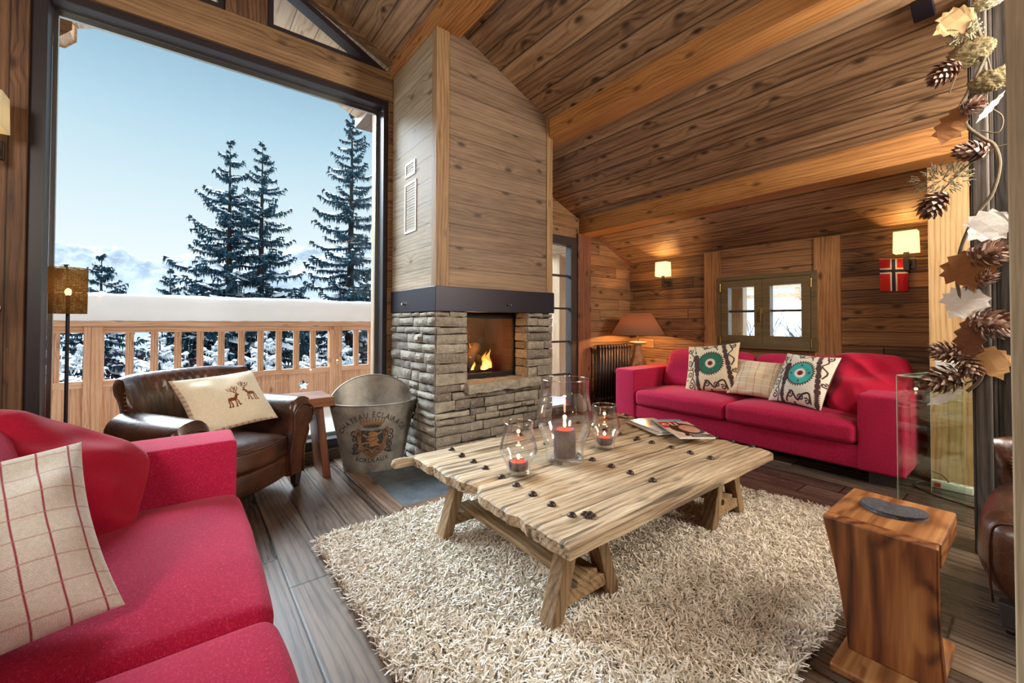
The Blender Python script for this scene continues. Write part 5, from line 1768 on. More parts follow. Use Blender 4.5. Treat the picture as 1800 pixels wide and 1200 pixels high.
def candle(label, x, y, r, h, round_=False):
    t = thing('candle', label, 'candle', (x, y, .450), 0, 'plum candles in the glasses')
    if round_:
        prof = [(r * .75, 0), (r * .92, .008), (r, .022), (r * .97, h - .012), (r * .9, h)]
    else:
        prof = [(r * .97, 0), (r, .004), (r, h - .006), (r * .96, h)]
    b = MB(); b.lathe(prof + [(r * .86, h - .002), (r * .8, h - .010)], 40, cap1=False); b.build('wax', M['wax'], t, smooth=True)
    b = MB(); b.lathe([(0.001, h - .009), (r * .82, h - .009)], 40, cap0=False, cap1=False); b.build('melted_wax', M['meltwax'], t)
    b = MB(); b.tube([(0, 0, h - .01), (.001, 0, h + .012)], .0018, 6); b.build('wick', M['black'], t)
    b = MB(); b.lathe([(.001, h + .006), (.006, h + .010), (.0075, h + .017), (.005, h + .025), (.001, h + .036)], 14); b.build('flame', M['cflame'], t, smooth=True, angle=0)
    light('candle_light', 'POINT', (x, y, .45 + h + .06), .5, (1, .55, .22), shadow_soft_size=.012)


candle('tall plum pillar candle burning inside the large glass holder', 1.80, 1.785, .066, .165)
candle('low plum candle inside the left small glass holder', 1.435, 1.775, .055, .05, True)
candle('low plum candle inside the right small glass holder', 2.185, 1.80, .055, .05, True)

# ------------------------------------------------------------------ magazines
M['paper'] = plain('page_edges', 'e9e6df', .7, 0, .04, 60, 0)
NM = NT('glossy_cover'); NM.pbr(NM.n('Attribute', attribute_name='Col').outputs[0], .22, None, Specular_IOR_Level=.5); M['cover'] = NM.mat


def magazine(label, x, y, z, rz, w, l, th, paint, n=90):
    t = thing('magazine', label, 'magazine', (x, y, z), rz, 'magazines on the coffee table')
    b = MB(); b.rblock((-w / 2, -l / 2, 0), (w / 2, l / 2, th), .003, (4, 8, 1), 1); b.build('pages', M['paper'], t)
    r = Raster(n, int(n * l / w), 0, 1, 0, l / w, lin('e8e6e2')); paint(r)
    b = MB(); nv = r.c.shape[1]
    b.grid(lambda u, v: (-w / 2 + w * u, -l / 2 + l * v, th + .0012 + .003 * math.sin(PI * u)), n - 1, nv - 1)
    o = b.build('cover', M['cover'], t, smooth=True, angle=0); set_colors(o, r.c.reshape(-1, 3))
    return t


def cov_face(r):
    A = r.y.max()
    r.poly([(0, 0), (1, 0), (1, A), (0, A)], lin('d9c4b6'))
    r.poly([(0, A * .60), (.62, A * .60), (.62, A), (0, A)], lin('c3242c'))
    r.disc(.60, A * .52, .46, lin('2a1a16'), ry=.62); r.disc(.66, A * .50, .27, lin('d39d80'), ry=.42); r.disc(.56, A * .56, .03, lin('3a201a'), ry=.015); r.disc(.77, A * .56, .03, lin('3a201a'), ry=.015)
    r.disc(.67, A * .39, .07, lin('b84a4a'), ry=.022); r.stroke([(.67, A * .55), (.70, A * .46), (.66, A * .45)], .012, lin('b57c62'))
    r.curve([(.35, A * .8), (.3, A * .5), (.36, A * .22), (.3, A * .1)], .12, lin('2a1a16')); r.curve([(.66, A * .78), (.98, A * .62), (.96, A * .35)], .10, lin('2a1a16'))
    r.spiral(.17, A * .82, .06, .11, 1.0, .72, .045, (.9, .88, .85)); r.stroke([(.34, A * .92), (.34, A * .74), (.44, A * .74)], .04, (.9, .88, .85)); r.stroke([(.50, A * .9), (.50, A * .74)], .035, (.9, .88, .85))
    r.poly([(.38, 0.03), (.98, 0.03), (.98, A * .17), (.38, A * .17)], lin('1f1c22'))
    for k in range(3): r.stroke([(.44, .09 + k * .07), (.9 - .1 * k, .09 + k * .07)], .022, (.75, .74, .72))
    for k in range(4): r.stroke([(.05, .12 + k * .09), (.27 - .03 * k, .12 + k * .09)], .025, lin('9a4a46'))


def cov_teal(r):
    A = r.y.max()
    r.c[:] = lin('8fc4cf'); r.poly([(0, A * .5), (1, A * .72), (1, A), (0, A)], lin('55b8c4')); r.disc(.5, A * .4, .3, lin('39424c'), ry=.5); r.poly([(0, 0), (1, 0), (1, A * .2), (0, A * .3)], lin('d9dde0'))
    for k in range(3): r.stroke([(.1, A * .86 - k * .1), (.7 - .1 * k, A * .86 - k * .1)], .04, (.9, .9, .9))


def cov_grey(r):
    A = r.y.max()
    r.c[:] = lin('b9c1c6'); r.poly([(.1, A * .45), (.9, A * .35), (.95, A * .8), (.2, A * .9)], lin('5d6e7a')); r.poly([(.3, A * .1), (.9, A * .1), (.8, A * .3), (.35, A * .32)], lin('7f8d90'))
    r.stroke([(.1, A * .94), (.6, A * .94)], .05, lin('2f3a44'))


rzm = math.atan2(2.127 - 1.68, 2.85 - 2.673) - PI / 2
magazine('pale magazine at the bottom of the pile on the coffee table', 2.895, 1.885, .430, rzm, .24, .40, .010, cov_grey)
magazine('white magazine lying on the pale one, half covered by others', 2.925, 1.895, .443, rzm + .05, .24, .38, .009, cov_grey)
magazine('turquoise magazine under the red one on the coffee table', 2.975, 1.76, .455, rzm - .22, .23, .36, .008, cov_teal)
magazine('glossy magazine with a woman and red masthead on top of the pile', 2.865, 1.63, .466, math.atan2(1.848 - 1.423, 2.917 - 2.597) - PI / 2, .245, .44, .010, cov_face)

# ------------------------------------------------------------------ shaggy rug
def rug_right(y): return 3.36 - .22 * (y - .75) - .10 * max(0, y - 1.9)


NR = NT('shaggy_wool')
isl = NR.n('NewGeometry').outputs['Random Per Island']
NR.pbr(NR.ramp(isl, [(0.0, lin('cabda6')), (.5, lin('e8dfcf')), (1.0, lin('faf5ec'))]), .95, None, Sheen_Weight=.3, Specular_IOR_Level=.1)
M['wool'] = NR.mat
M['rugback'] = plain('rug_backing', 'a5957a', .95, 0, .1)
rug = thing('shag_rug', 'cream long pile shaggy rug under the coffee table', 'rug', (0, 0, 0))
b = MB(); b.prism([(.59, .56), (rug_right(.56) - .02, .56), (rug_right(1.5) - .02, 1.5), (rug_right(2.52) - .02, 2.52), (.59, 2.52)], 2, .001, .014); b.build('rug_backing', M['rugback'], rug)
nT = 105000
rx_ = RNG.uniform(.58, 3.40, nT); ry_ = RNG.uniform(.55, 2.53, nT)
keep = rx_ < 3.36 - .22 * (ry_ - .75) - .10 * np.maximum(0, ry_ - 1.9)
rx_, ry_ = rx_[keep], ry_[keep]; nT = len(rx_)
# tufts lean together in small clumps
gx = np.sin(rx_ * 31 + 2 * np.sin(ry_ * 17)) + np.sin(ry_ * 43 + 1.3 * np.sin(rx_ * 23)) + RNG.normal(0, .9, nT)
th = gx * 1.5 + RNG.uniform(-.7, .7, nT) - .4
lean = RNG.uniform(.25, .95, nT); ln = RNG.uniform(.036, .062, nT)
dx, dy = np.cos(th), np.sin(th)
wv = RNG.uniform(.0022, .0038, nT); ta = RNG.uniform(0, 2 * np.pi, nT); px_, py_ = np.cos(ta) * wv, np.sin(ta) * wv
V = np.empty((nT, 6, 3), np.float32)
for i, (s, hz, wf) in enumerate(((0, 0, 1.0), (.45, .62, 1.15), (1.0, .82, .7))):
    hh = .012 + ln * hz * np.sqrt(np.clip(1 - (lean * .75 * (.4 + .6 * s)) ** 2, .15, 1)); off = ln * s * lean * (.5 + .5 * s)
    cx_, cy_ = rx_ + dx * off, ry_ + dy * off
    V[:, 2 * i, 0] = cx_ - px_ * wf; V[:, 2 * i, 1] = cy_ - py_ * wf; V[:, 2 * i, 2] = hh
    V[:, 2 * i + 1, 0] = cx_ + px_ * wf; V[:, 2 * i + 1, 1] = cy_ + py_ * wf; V[:, 2 * i + 1, 2] = hh
base = np.arange(nT)[:, None] * 6
Fq = np.concatenate([base + np.array([[0, 1, 3, 2]]), base + np.array([[2, 3, 5, 4]])])
o = np_mesh('wool_pile', V.reshape(-1, 3), Fq, M['wool'], rug, smooth=True)
tag(o, None, None, None, 'stuff')

# ------------------------------------------------------------------ carved stool at the right with the slate heart
t = thing('wooden_stool', 'rosewood side stool with a broad slab front in the near right corner', 'stool', (1.97, .225, 0))
b = MB(); b.rblock((.058, 0, .415), (.445, .325, .50), .008, (4, 4, 1), 2); b.build('stool_top', M['stooltop'], t, smooth=True)
b = MB(); n = 22; vs = []; fs = []
for i in range(n + 1):
    u = i / n; z = .50 - .47 * u
    y1_ = .324 - .078 * u ** 1.1 - .008 * math.sin(PI * u); y0_ = .001 - .014 * u + .008 * math.sin(PI * u)
    xo = .012 * math.sin(PI * u)
    tk = .062
    vs += [(xo + .001, y0_, z), (xo + tk, y0_ + .004, z), (xo + tk, y1_ - .004, z), (xo + .001, y1_, z)]
for i in range(n):
    for j in range(4): fs.append((i * 4 + j, i * 4 + (j + 1) % 4, (i + 1) * 4 + (j + 1) % 4, (i + 1) * 4 + j))
fs.append((3, 2, 1, 0)); fs.append(tuple(n * 4 + j for j in range(4)))
b.add(vs, fs); b.build('slab_front', M['stool'], t, smooth=True, angle=40, bevel=.006)
b = MB(); b.rblock((-.13, .0, 0), (.36, .27, .032), .010, (4, 4, 1), 2); b.build('stool_base', M['stooltop'], t, smooth=True)
b = MB(); outline = []
for i in range(48):
    a = 2 * PI * i / 48
    x = .072 * (1 - .45 * abs(math.cos(a)) ** 8 * (math.cos(a) > 0)) * math.cos(a) * 1.15; y = .098 * math.sin(a) * (1 + .1 * math.cos(a))
    outline.append((x * (1 + .02 * smoothnoise(a * 3, 1)), y * (1 + .03 * smoothnoise(a * 4, 2))))
b.prism(outline, 2, 0, .014)
tag(b.build('slate_heart', M['slate_dark'], loc=(2.232, .383, .5015), rot=(0, 0, .05), bevel=.003), 'dark slate heart lying on the wooden stool', 'heart')
# ------------------------------------------------------------------ radiator in the far corner
M['rad'] = plain('dark_radiator_paint', '3b2f2e', .45, .3, .1)
t = thing('radiator', 'dark column radiator in the far corner beside the glazed door', 'radiator', (4.60, 3.915, 0))
sec = MB()
for y in (-.045, .045):
    sec.tube([(0, y, .19), (0, y, .17), (0, y * .4, .155)], [.02, .022, .022], 10); sec.tube([(0, y, .19), (0, y, .88)], .017, 12); sec.tube([(0, y, .87), (0, y * .9, .905), (0, y * .3, .92)], [.018, .022, .02], 10)
sec.tube([(0, -.045, .16), (0, .045, .16)], .021, 10); sec.tube([(0, -.04, .912), (0, .04, .912)], .021, 10)
sme = D.meshes.new('section'); sme.from_pydata(sec.v, [], sec.f); sme.polygons.foreach_set('use_smooth', [True] * len(sec.f)); sme.materials.append(M['rad'])
for i in range(12): mesh_obj('section', sme, None, t, (.065 * i, 0, 0))
for x in (0, .065 * 11):
    b = MB(); b.box((x - .02, -.05, 0), (x + .02, .05, .16)); b.build('foot', M['rad'], t, bevel=.004)
b = MB(); b.lathe([(.02, 0), (.024, .01), (.022, .05), (.012, .055)], 14, (-.05, 0, .87)); b.build('valve', M['brass'], t, smooth=True)

# lamp table and table lamp in the corner
t = thing('lamp_table', 'small wooden lamp table behind the left arm of the far sofa', 'side table', (5.02, 3.56, 0))
b = MB(); b.box((-.24, -.21, .545), (.24, .21, .58)); b.build('table_top', M['darkwoodx'], t, bevel=.004)
for x in (-.2, .2):
    for y in (-.17, .17):
        b = MB(); b.box((x - .02, y - .02, 0), (x + .02, y + .02, .545)); b.build('leg', M['darkwood'], t, bevel=.003)
M['lampwood'] = wood('lamp_base_wood', '6d4a2e', 'a67c56', 'c79d74', 'z', 'x', .5, seam=0, var=.05, knots=.2, rough=.55, grain=.6)
M['taupe'] = shade_mat('taupe_shade', '8d6c58', (1.0, .45, .2), .05)
t = thing('table_lamp', 'table lamp with a taupe cone shade and wooden bottle base in the far corner', 'lamp', (5.02, 3.54, .582))
b = MB(); b.lathe([(.09, 0), (.128, .03), (.125, .08), (.07, .22), (.055, .26), (.055, .37)], 6); b.build('base', M['lampwood'], t, bevel=.004)
b = MB(); b.lathe([(.115, .37), (.118, .378), (.118, .395), (.112, .40)], 36); b.build('collar', M['lampwood'], t, smooth=True)
b = MB(); b.tube([(0, 0, .40), (0, 0, .58)], .012, 10); b.build('stem', M['brass'], t, smooth=True)
b = MB(); b.lathe([(.365, .50), (.185, .80)], 64, cap0=False, cap1=False); o = b.build('lamp_shade', M['taupe'], t, smooth=True, angle=0)
md = o.modifiers.new('thick', 'SOLIDIFY'); md.thickness = .004
b = MB(); b.lathe([(.02, .58), (.03, .61), (.032, .64), (.02, .67), (.004, .68)], 16); b.build('bulb', M['bulb'], t, smooth=True, angle=0)
light('corner_lamp_light', 'POINT', (5.02, 3.54, 1.17), 70, (1, .52, .20), shadow_soft_size=.04)

# ------------------------------------------------------------------ wall lights (local: wall at y = 0, room toward -y)
M['cream'] = shade_mat('cream_shade', 'efe2bd', (1.0, .70, .30), 1.15)
M['creamdim'] = shade_mat('cream_shade_dim', 'd9d2bd', (1.0, .75, .4), .12)
M['bronze'] = plain('dark_bronze', '4a4038', .42, .6, .12)


def sconce(label, loc, rz, sm, power, w=.17, d=.135, h=.20):
    t = thing('wall_light', label, 'wall light', loc, rz, 'wall lights')
    b = MB(); b.box((-.045, -.018, -.24), (.045, 0, -.12)); b.build('wall_plate', M['bronze'], t, bevel=.003)
    b = MB(); b.box((-.018, -.165, -.205), (.018, -.012, -.165)); b.build('bracket_arm', M['bronze'], t, bevel=.002)
    b = MB(); b.box((-.02, -.178, -.265), (.02, -.150, -.06)); b.build('bracket_bar', M['bronze'], t, bevel=.002)
    b = MB(); yc = -.165
    x0, x1, y0, y1, z0, z1 = -w / 2, w / 2, yc - d / 2, yc + d / 2, -.10, h - .10
    vs = [(x0, y0, z0), (x1, y0, z0), (x1, y1, z0), (x0, y1, z0), (x0 + .004, y0 + .004, z1), (x1 - .004, y0 + .004, z1), (x1 - .004, y1 - .004, z1), (x0 + .004, y1 - .004, z1)]
    b.add(vs, [(0, 1, 5, 4), (1, 2, 6, 5), (2, 3, 7, 6), (3, 0, 4, 7)])
    o = b.build('lamp_shade', sm, t); md = o.modifiers.new('thick', 'SOLIDIFY'); md.thickness = .003
    b = MB(); b.lathe([(.010, -.06), (.018, -.03), (.022, -.005), (.016, .02), (.003, .032)], 14, (0, yc, 0)); b.build('bulb', M['bulb'], t, smooth=True, angle=0)
    m = Matrix.Rotation(rz, 4, 'Z'); m.translation = Vector(loc)
    if power: light('wall_light_lamp', 'POINT', m @ Vector((0, yc, .01)), power, (1, .55, .2), shadow_soft_size=.02)
    return t


sconce('lit wall light with a cream box shade over the table lamp in the corner', (SX, 3.345, 2.01), -PI / 2, M['cream'], 80)
sconce('lit wall light with a cream box shade above the small flag', (SX, .80, 2.015), -PI / 2, M['cream'], 80)
sconce('cream wall light cut off by the left edge of the picture', (-.955, W, 2.50), 0, M['creamdim'], 7, .17, .15, .22)

# ------------------------------------------------------------------ flag on a stick
fl = thing('flag', 'small red flag with navy and white cross hanging on the sofa wall', 'flag', (5.455, .91, 1.885))
b = MB(); b.tube([(0, .105, .004), (0, -.265, -.028)], .004, 8); b.tube([(-.004, .09, .003), (.06, .09, .003)], .003, 6); b.tube([(-.004, -.25, -.027), (.06, -.25, -.027)], .003, 6); b.build('stick', M['pale'], fl, smooth=True)
nu, nv = 55, 83
r = Raster(nu, nv, 0, 16, 0, 22, lin('c8262f'))
wh, nb = lin('ece7dd'), lin('2b2b4a')
r.put((r.x > 6) & (r.x < 10), wh); r.put((r.y > 6) & (r.y < 10), wh); r.put((r.x > 7) & (r.x < 9), nb); r.put((r.y > 7) & (r.y < 9), nb)
b = MB()
b.grid(lambda u, v: (-.006 + .006 * math.sin(u * 8 + v * 3), .102 - .208 * u, -.002 - .012 * u - .312 * v), nu - 1, nv - 1)
o = b.build('flag_cloth', M['print'], fl, smooth=True, angle=0); set_colors(o, r.c.reshape(-1, 3))

# ------------------------------------------------------------------ glass console by the far sofa arm
gc = thing('glass_console', 'clear glass console table beside the right arm of the far sofa', 'console table', (0, 0, 0))
A, B_, C_, D_ = Vector((3.965, .652, 0)), Vector((3.885, .325, 0)), Vector((4.40, .535, 0)), Vector((4.335, .312, 0))
def sheet(p, q, z0, z1, th):
    d = (q - p).normalized(); nrm = Vector((-d.y, d.x, 0)) * th / 2
    b = MB(); b.prism([tuple((p + nrm)[:2]), tuple((q + nrm)[:2]), tuple((q - nrm)[:2]), tuple((p - nrm)[:2])], 2, z0, z1); return b
sheet(A, B_, 0, .875, .012).build('front_panel', M['glasspanel'], gc, bevel=.001)
sheet(C_, D_, 0, .875, .012).build('rear_panel', M['glasspanel'], gc, bevel=.001)
b = MB(); b.prism([tuple(A[:2]), tuple(C_[:2]), tuple(D_[:2]), tuple(B_[:2])], 2, .877, .889); b.build('glass_top', M['glasspanel'], gc, bevel=.001)
for p, q in ((A, A), (C_, C_)):
    b = MB(); b.box((p.x - .0065, p.y + .0005, 0), (p.x + .0065, p.y + .003, .876)); b.build('polished_edge', M['glassedge'], gc)
b = MB(); b.tube([tuple(A + Vector((0, 0, .883))), tuple(C_ + Vector((0, 0, .883)))], .0045, 6); b.tube([tuple(A + Vector((0, 0, .883))), tuple(B_ + Vector((0, 0, .883)))], .0045, 6); b.build('polished_edge', M['glassedge'], gc)
b = MB(); b.box((-.03, -.055, 0), (.03, .055, .10))
tag(b.build('white_block', M['whiteplastic'], loc=(4.15, .425, .8905), bevel=.004), 'small white block on the glass console behind the pine cones', 'box')

# power strip
t = thing('power_strip', 'white power strip with a red switch on the floor below the glass console', 'power strip', (4.53, .44, 0))
b = MB(); b.rblock((-.027, -.105, .0), (.027, .115, .055), .006, (2, 6, 1), 2); b.build('strip_body', M['whiteplastic'], t, smooth=True)
b = MB(); b.box((-.031, .060, .013), (-.026, .096, .043)); b.build('switch', M['redplastic'], t, bevel=.001)
for y in (.025, -.025, -.07):
    b = MB(); b.lathe([(.019, 0), (.019, .003), (.015, .004), (.013, .001)], 18, (0, y, .054)); b.build('socket', M['white'], t, smooth=True)
b = MB(); b.tube(spline([(-.01, .115, .03), (-.04, .17, .03), (-.12, .19, .006), (-.25, .05, .005), (-.33, -.2, .005), (-.30, -.4, .005)], 40), .0045, 6); b.build('cable', M['black'], t, smooth=True)
b = MB(); b.tube(spline([(-.015, .02, .06), (-.05, .05, .11), (-.07, .11, .13), (-.06, .16, .10)], 24), .004, 6); b.build('plug_cable', M['black'], t, smooth=True)

# ------------------------------------------------------------------ timbers at the right, garland
b = MB(); b.box((3.40, .178, 0), (3.60, .251, zc(3.6) + .06)); b.box((3.43, .075, 0), (3.60, .18, zc(3.6) + .06))
struct(b, 'trim_22', M['weathered'], 'grey weathered upright post behind the garland', 'post', bevel=.008)
b = MB(); b.box((1.90, -.34, 0), (1.95, .0635, zc(1.95) + .02))
struct(b, 'trim_23', M['pale2'], 'pale planed board upright at the far right edge', 'board', bevel=.004)

M['twig'] = plain('grey_twig', '6e6250', .85, 0, .25, 30, .3)
M['birch'] = plain('white_birch_bark', 'eae8e4', .75, 0, .12, 35, .5)
M['barkleaf'] = plain('brown_bark_leaf', '8a5a30', .8, 0, .25, 40, .5)
M['barkdark'] = plain('dark_bark_leaf', '6e4328', .8, 0, .2, 40, .4)
M['paleleaf'] = plain('pale_wood_leaf', 'd2b98a', .7, 0, .12, 25, .3)
M['tanleaf'] = plain('tan_wood_leaf', 'c79a66', .7, 0, .15, 25, .3)
M['moss'] = plain('dry_moss', '7d7151', .95, 0, .35, 60, 1.0)
M['lichen'] = plain('pale_lichen', 'a39d80', .95, 0, .3, 60, .8)
NC2 = NT('pine_cone_scales')
i2 = NC2.n('NewGeometry').outputs['Random Per Island']
NC2.pbr(NC2.ramp(i2, [(0.0, lin('432a20')), (.5, lin('7d5644')), (1.0, lin('cdb4a2'))]), .7)
M['cone'] = NC2.mat
gar = thing('garland', 'twig garland of pine cones, bark leaves and moss hanging on the weathered post', 'garland', (0, 0, 0))
GX = 3.345


def gp(px, py, dx=0.0):
    return at(px, py, 0, GX + dx)


b = MB()
main = [gp(*p) for p in ((1716, -12), (1712, 25), (1722, 60), (1733, 92), (1722, 122), (1700, 165), (1688, 192), (1700, 222), (1728, 243), (1748, 256), (1757, 290), (1744, 340), (1720, 372), (1700, 408), (1686, 450), (1683, 498), (1694, 540), (1712, 572), (1724, 610), (1729, 640), (1722, 668), (1700, 688))]
b.tube(spline(main, 150), .0085, 8)
b.tube(spline([gp(*p) for p in ((1733, 92), (1742, 130), (1735, 180), (1762, 205), (1755, 232), (1725, 230))], 50), .004, 6)
b.tube(spline([gp(*p) for p in ((1748, 256), (1715, 280), (1690, 300), (1655, 335), (1628, 352), (1602, 366))], 50), [.006 - .0045 * i / 50 for i in range(51)], 6)
b.tube(spline([gp(*p) for p in ((1729, 640), (1715, 665), (1690, 674), (1665, 672))], 30), .005, 6)
b.tube(spline([gp(*p) for p in ((1686, 120), (1676, 145), (1669, 163))], 12), .003, 6)
b.tube(spline([gp(*p) for p in ((1752, 258), (1775, 252), (1800, 240))], 12), .003, 6)
b.tube(spline([gp(*p) for p in ((1700, 500), (1698, 520), (1712, 545), (1728, 562))], 20), .004, 6)
for q in ((1735, 100), (1752, 256), (1742, 344), (1727, 640)):
    p = gp(*q); b.tube([p, Vector((3.432, min(p.y, .245), p.z + .01))], .003, 6)
b.build('twig', M['twig'], gar, smooth=True)

MAPLE = [(0, 0), (.12, .07), (.30, .08), (.29, .20), (.43, .28), (.39, .38), (.50, .50), (.40, .55), (.42, .70), (.27, .70), (.22, .84), (.10, .84), (0, 1.0), (-.10, .86), (-.20, .80), (-.24, .69), (-.40, .74), (-.40, .56), (-.48, .50), (-.37, .40), (-.44, .26), (-.27, .20), (-.28, .08), (-.12, .08)]
OAK = [(0, 0), (.06, .1), (.18, .16), (.14, .26), (.30, .36), (.22, .46), (.34, .58), (.24, .66), (.30, .78), (.14, .84), (0, 1.0), (-.14, .84), (-.30, .78), (-.24, .66), (-.34, .58), (-.22, .46), (-.30, .36), (-.14, .26), (-.18, .16), (-.06, .1)]


def leaf(px0, tip, wpx, shape, m, label, dx=0.0, tilt=0.0):
    """leaf from its stem point to its tip (photo positions), width factor wpx"""
    p = gp(*px0, dx); q = gp(*tip, dx + tilt)
    y = (q - p); L = y.length; y.normalize()
    vdir = Vector((1, .05, 0)); x = y.cross(vdir).normalized(); z = x.cross(y)
    b = MB()
    bm = bmesh.new()
    pts = []
    n = len(shape)
    for i in range(n):
        for k in range(3):
            t_ = k / 3; a_, c_ = shape[i], shape[(i + 1) % n]
            pts.append((a_[0] + (c_[0] - a_[0]) * t_, a_[1] + (c_[1] - a_[1]) * t_))
    vv = [bm.verts.new((u * L * wpx, v * L, 0)) for u, v in pts]
    es = [bm.edges.new((vv[i], vv[(i + 1) % len(vv)])) for i in range(len(vv))]
    bmesh.ops.triangle_fill(bm, edges=es, use_beauty=True)
    bmesh.ops.subdivide_edges(bm, edges=bm.edges[:], cuts=1)
    for v in bm.verts:
        u_, w_ = v.co.x / L, v.co.y / L
        v.co.z = L * (.25 * u_ * u_ - .12 * w_ * w_ + .03 * smoothnoise(u_ * 5, w_ * 5, px0[0]))
    me = D.meshes.new('leaf'); bm.to_mesh(me); bm.free()
    o = mesh_obj('leaf', me, m, gar)
    md = o.modifiers.new('thick', 'SOLIDIFY'); md.thickness = .004
    mm = Matrix((x, y, z)).transposed().to_4x4(); mm.translation = p
    o.matrix_world = mm
    o['label'] = label
    return o


leaf((1712, 14), (1640, 66), 1.05, MAPLE, M['paleleaf'], 'large pale wood leaf at the top', -.02)
leaf((1690, 182), (1656, 256), .95, OAK, M['barkleaf'], 'brown bark leaf on the left, upper part', -.02)
leaf((1768, 158), (1716, 218), .28, OAK, M['birch'], 'white leaf seen edge on', -.02)
leaf((1770, 372), (1700, 425), 1.0, MAPLE, M['birch'], 'white birch leaf pointing left, middle', -.01)
leaf((1694, 440), (1712, 512), 1.05, MAPLE, M['barkleaf'], 'square brown bark leaf, middle', -.03)
leaf((1722, 508), (1668, 560), 1.1, MAPLE, M['birch'], 'white birch leaf behind the twig', .0)
leaf((1701, 556), (1704, 632), .8, OAK, M['barkdark'], 'dark brown leaf pointing down', -.03)
leaf((1722, 610), (1764, 668), .95, MAPLE, M['tanleaf'], 'tan wood leaf at the lower right', -.02)
leaf((1697, 684), (1630, 711), .42, OAK, M['birch'], 'narrow white leaf at the bottom', -.03)


def tufts(px, py, w, h, m, label, seed, spiky=False):
    r = random.Random(seed); c = gp(px, py); s = 1 / 333
    b = MB()
    for k in range(150 if spiky else 0):
        a = r.uniform(0, 6.28); q = math.sqrt(r.random())
        p = c + Vector((r.uniform(-.03, .02), -w * s / 2 * q * math.cos(a), h * s / 2 * q * math.sin(a)))
        if True:
            d = Vector((r.uniform(-.5, .5), -(math.cos(a) + r.uniform(-.6, .6)), math.sin(a) + r.uniform(-.6, .6))).normalized() * r.uniform(.012, .035)
            b.tube([p, p + d * .5 + Vector((0, 0, .002)), p + d], [.0035, .003, .001], 5)
            if r.random() < .5: b.lathe([(.001, -.005), (.005, 0), (.001, .005)], 6, tuple(p + d))
    if not spiky:
        def blob(u, v):
            th, ph = 2 * PI * u, PI * v
            d = Vector((math.sin(ph) * math.cos(th), math.sin(ph) * math.sin(th), math.cos(ph)))
            q = d * 3 + Vector((seed, seed, 0))
            k = 1 + .28 * mnoise.noise(q) + .16 * mnoise.noise(q * 3.1) + .12 * mnoise.noise(q * 9) + .10 * mnoise.noise(q * 21)
            return c + Vector((d.x * .022 * k, d.y * w * s / 2 * k, d.z * h * s / 2 * k))
        b.grid(blob, 90, 60, closed_u=True)
    o = b.build('moss', m, gar, smooth=not spiky, angle=0); o['label'] = label


tufts(1706, 92, 56, 46, M['moss'], 'dry moss clump under the pale leaf', 1)
tufts(1740, 142, 50, 36, M['moss'], 'dry moss clump by the post edge', 2)
tufts(1738, 3, 40, 22, M['lichen'], 'moss at the very top', 3)
tufts(1655, 316, 78, 50, M['lichen'], 'pale spiky lichen sprig', 4, True)
tufts(1694, 62, 34, 22, M['lichen'], 'pale lichen beside the pale leaf', 6, True)


def cone(px, py, size, ang, label, seed, openn=1.0, dx=-.03):
    """pine cone; size in photo pixels, ang the direction its tip points to in the picture"""
    c = gp(px, py, dx); s = size / 333
    axis = Vector((-.35, -math.cos(ang), math.sin(ang))).normalized()
    x = axis.cross(Vector((1, 0, .1))).normalized(); y = axis.cross(x)
    b = MB(); r = random.Random(seed)
    b.tube([c - axis * s * .45, c, c + axis * s * .42], [s * .10, s * .16, s * .05], 8)
    n = 64
    for k in range(n):
        t_ = k / (n - 1); a = k * 2.39996
        rad = (.20 + .26 * math.sin(PI * (t_ * .85 + .12))) * s; ln = (.20 + .16 * math.sin(PI * (t_ * .8 + .15))) * s * r.uniform(.85, 1.15)
        o_ = x * math.cos(a) + y * math.sin(a); sd = axis.cross(o_)
        p0 = c + axis * s * (-.42 + .80 * t_) + o_ * rad * .35
        d = (o_ * (1 - .35 * t_) * openn + axis * (.15 + .75 * t_)).normalized()
        w0, w1 = s * .05, s * .105 * (1 - .35 * t_)
        up = d.cross(sd)
        p1 = p0 + d * ln * .7; p2 = p0 + d * ln + axis * ln * .22
        th = s * .022
        b.add([p0 - sd * w0, p0 + sd * w0, p1 + sd * w1, p2, p1 - sd * w1, p1 + up * th * 1.4 + d * ln * .1, p1 - up * th], [(0, 1, 2, 5), (0, 5, 4), (5, 2, 3), (5, 3, 4), (1, 0, 6), (1, 6, 2), (6, 0, 4), (2, 6, 3), (6, 4, 3)])
    o = b.build('pine_cone', M['cone'], gar); o['label'] = label


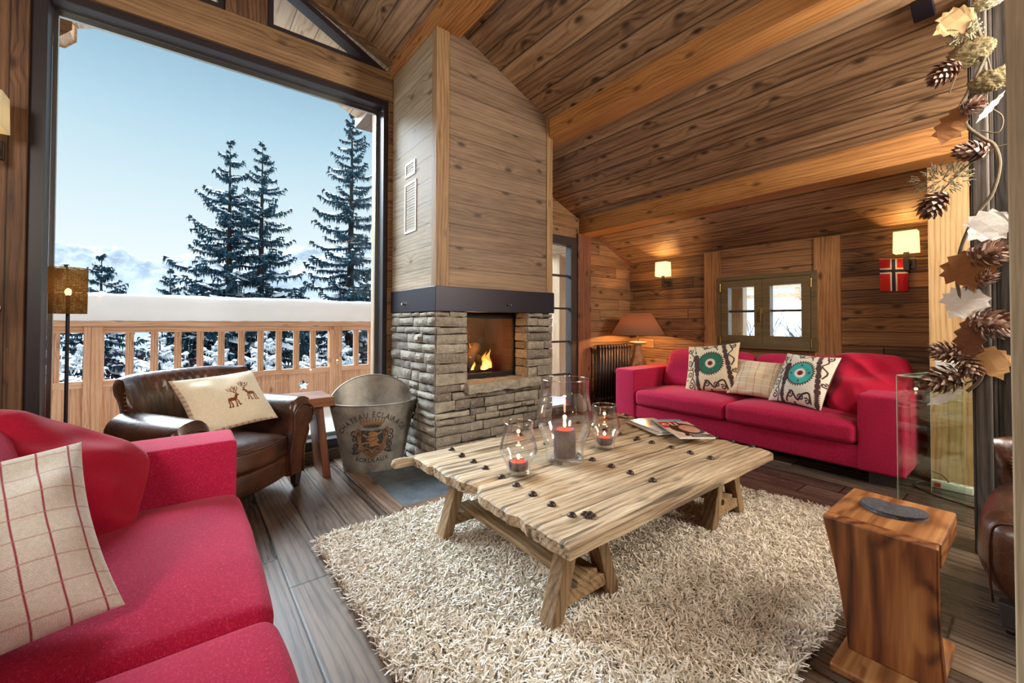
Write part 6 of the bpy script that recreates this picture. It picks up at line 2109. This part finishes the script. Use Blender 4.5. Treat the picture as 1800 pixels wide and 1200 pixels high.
cone(1661, 127, 46, 3.9, 'pine cone hanging left of the upper moss', 1)
cone(1708, 187, 34, .2, 'small dark pine cone beside the upper brown leaf', 2)
cone(1710, 266, 44, 2.9, 'rounded pine cone above the lichen sprig', 3, .7)
cone(1641, 358, 50, 4.4, 'pine cone at the tip of the lichen branch', 4)
cone(1735, 446, 52, .3, 'open pine cone right of the middle brown leaf', 5)
cone(1731, 489, 32, .8, 'small pine cone on the weathered post', 6)
cone(1742, 568, 62, -.2, 'largest open pine cone, right of the twig', 7)
cone(1664, 619, 46, 3.0, 'frosted pine cone at the lower left', 8)
cone(1702, 642, 42, 5.2, 'dark pine cone above the glass console', 9)
cone(1660, 666, 58, 3.6, 'pale open pine cone at the bottom left', 10)

# ------------------------------------------------------------------ ceiling spotlight, round switch
t = thing('ceiling_spotlight', 'small grey box spotlight on the ceiling boards at the top right', 'spotlight', (3.39, .42, zc(3.39)))
t.rotation_euler = (0, math.atan(.4297), 0)
b = MB(); b.box((-.06, -.045, -.045), (.06, .045, .004)); b.build('housing', M['steel'], t, bevel=.004)
t = thing('light_switch', 'round white light switch cut off by the left edge of the picture', 'switch', (-.957, W, 1.336))
b = MB(); b.grid(lambda u, v: ((.046 * v) * math.cos(2 * PI * u), -.012 + .002 * v ** 6, (.046 * v) * math.sin(2 * PI * u)), 32, 4, closed_u=True)
b.grid(lambda u, v: (.046 * math.cos(2 * PI * u), -.010 + .011 * v, .046 * math.sin(2 * PI * u)), 32, 1, closed_u=True); b.build('cover_plate', M['whiteplastic'], t, smooth=True)
b = MB(); b.box((-.014, -.018, -.02), (.014, -.010, .02)); b.build('rocker', M['whiteplastic'], t, bevel=.003)

# ------------------------------------------------------------------ render look
SC.view_settings.view_transform = 'Standard'
SC.view_settings.look = 'None'
SC.view_settings.exposure = 0.1
SC.view_settings.gamma = 1.0
try:
    SC.cycles.use_denoising = True
    SC.cycles.denoiser = 'OPENIMAGEDENOISE'
    SC.cycles.max_bounces = 10
    SC.cycles.transparent_max_bounces = 24
    SC.cycles.diffuse_bounces = 5
    SC.cycles.glossy_bounces = 4
    SC.cycles.caustics_reflective = False
    SC.cycles.caustics_refractive = False
    SC.cycles.sample_clamp_indirect = 6
    SC.cycles.use_adaptive_sampling = True
    SC.cycles.adaptive_threshold = 0.015
except Exception:
    pass
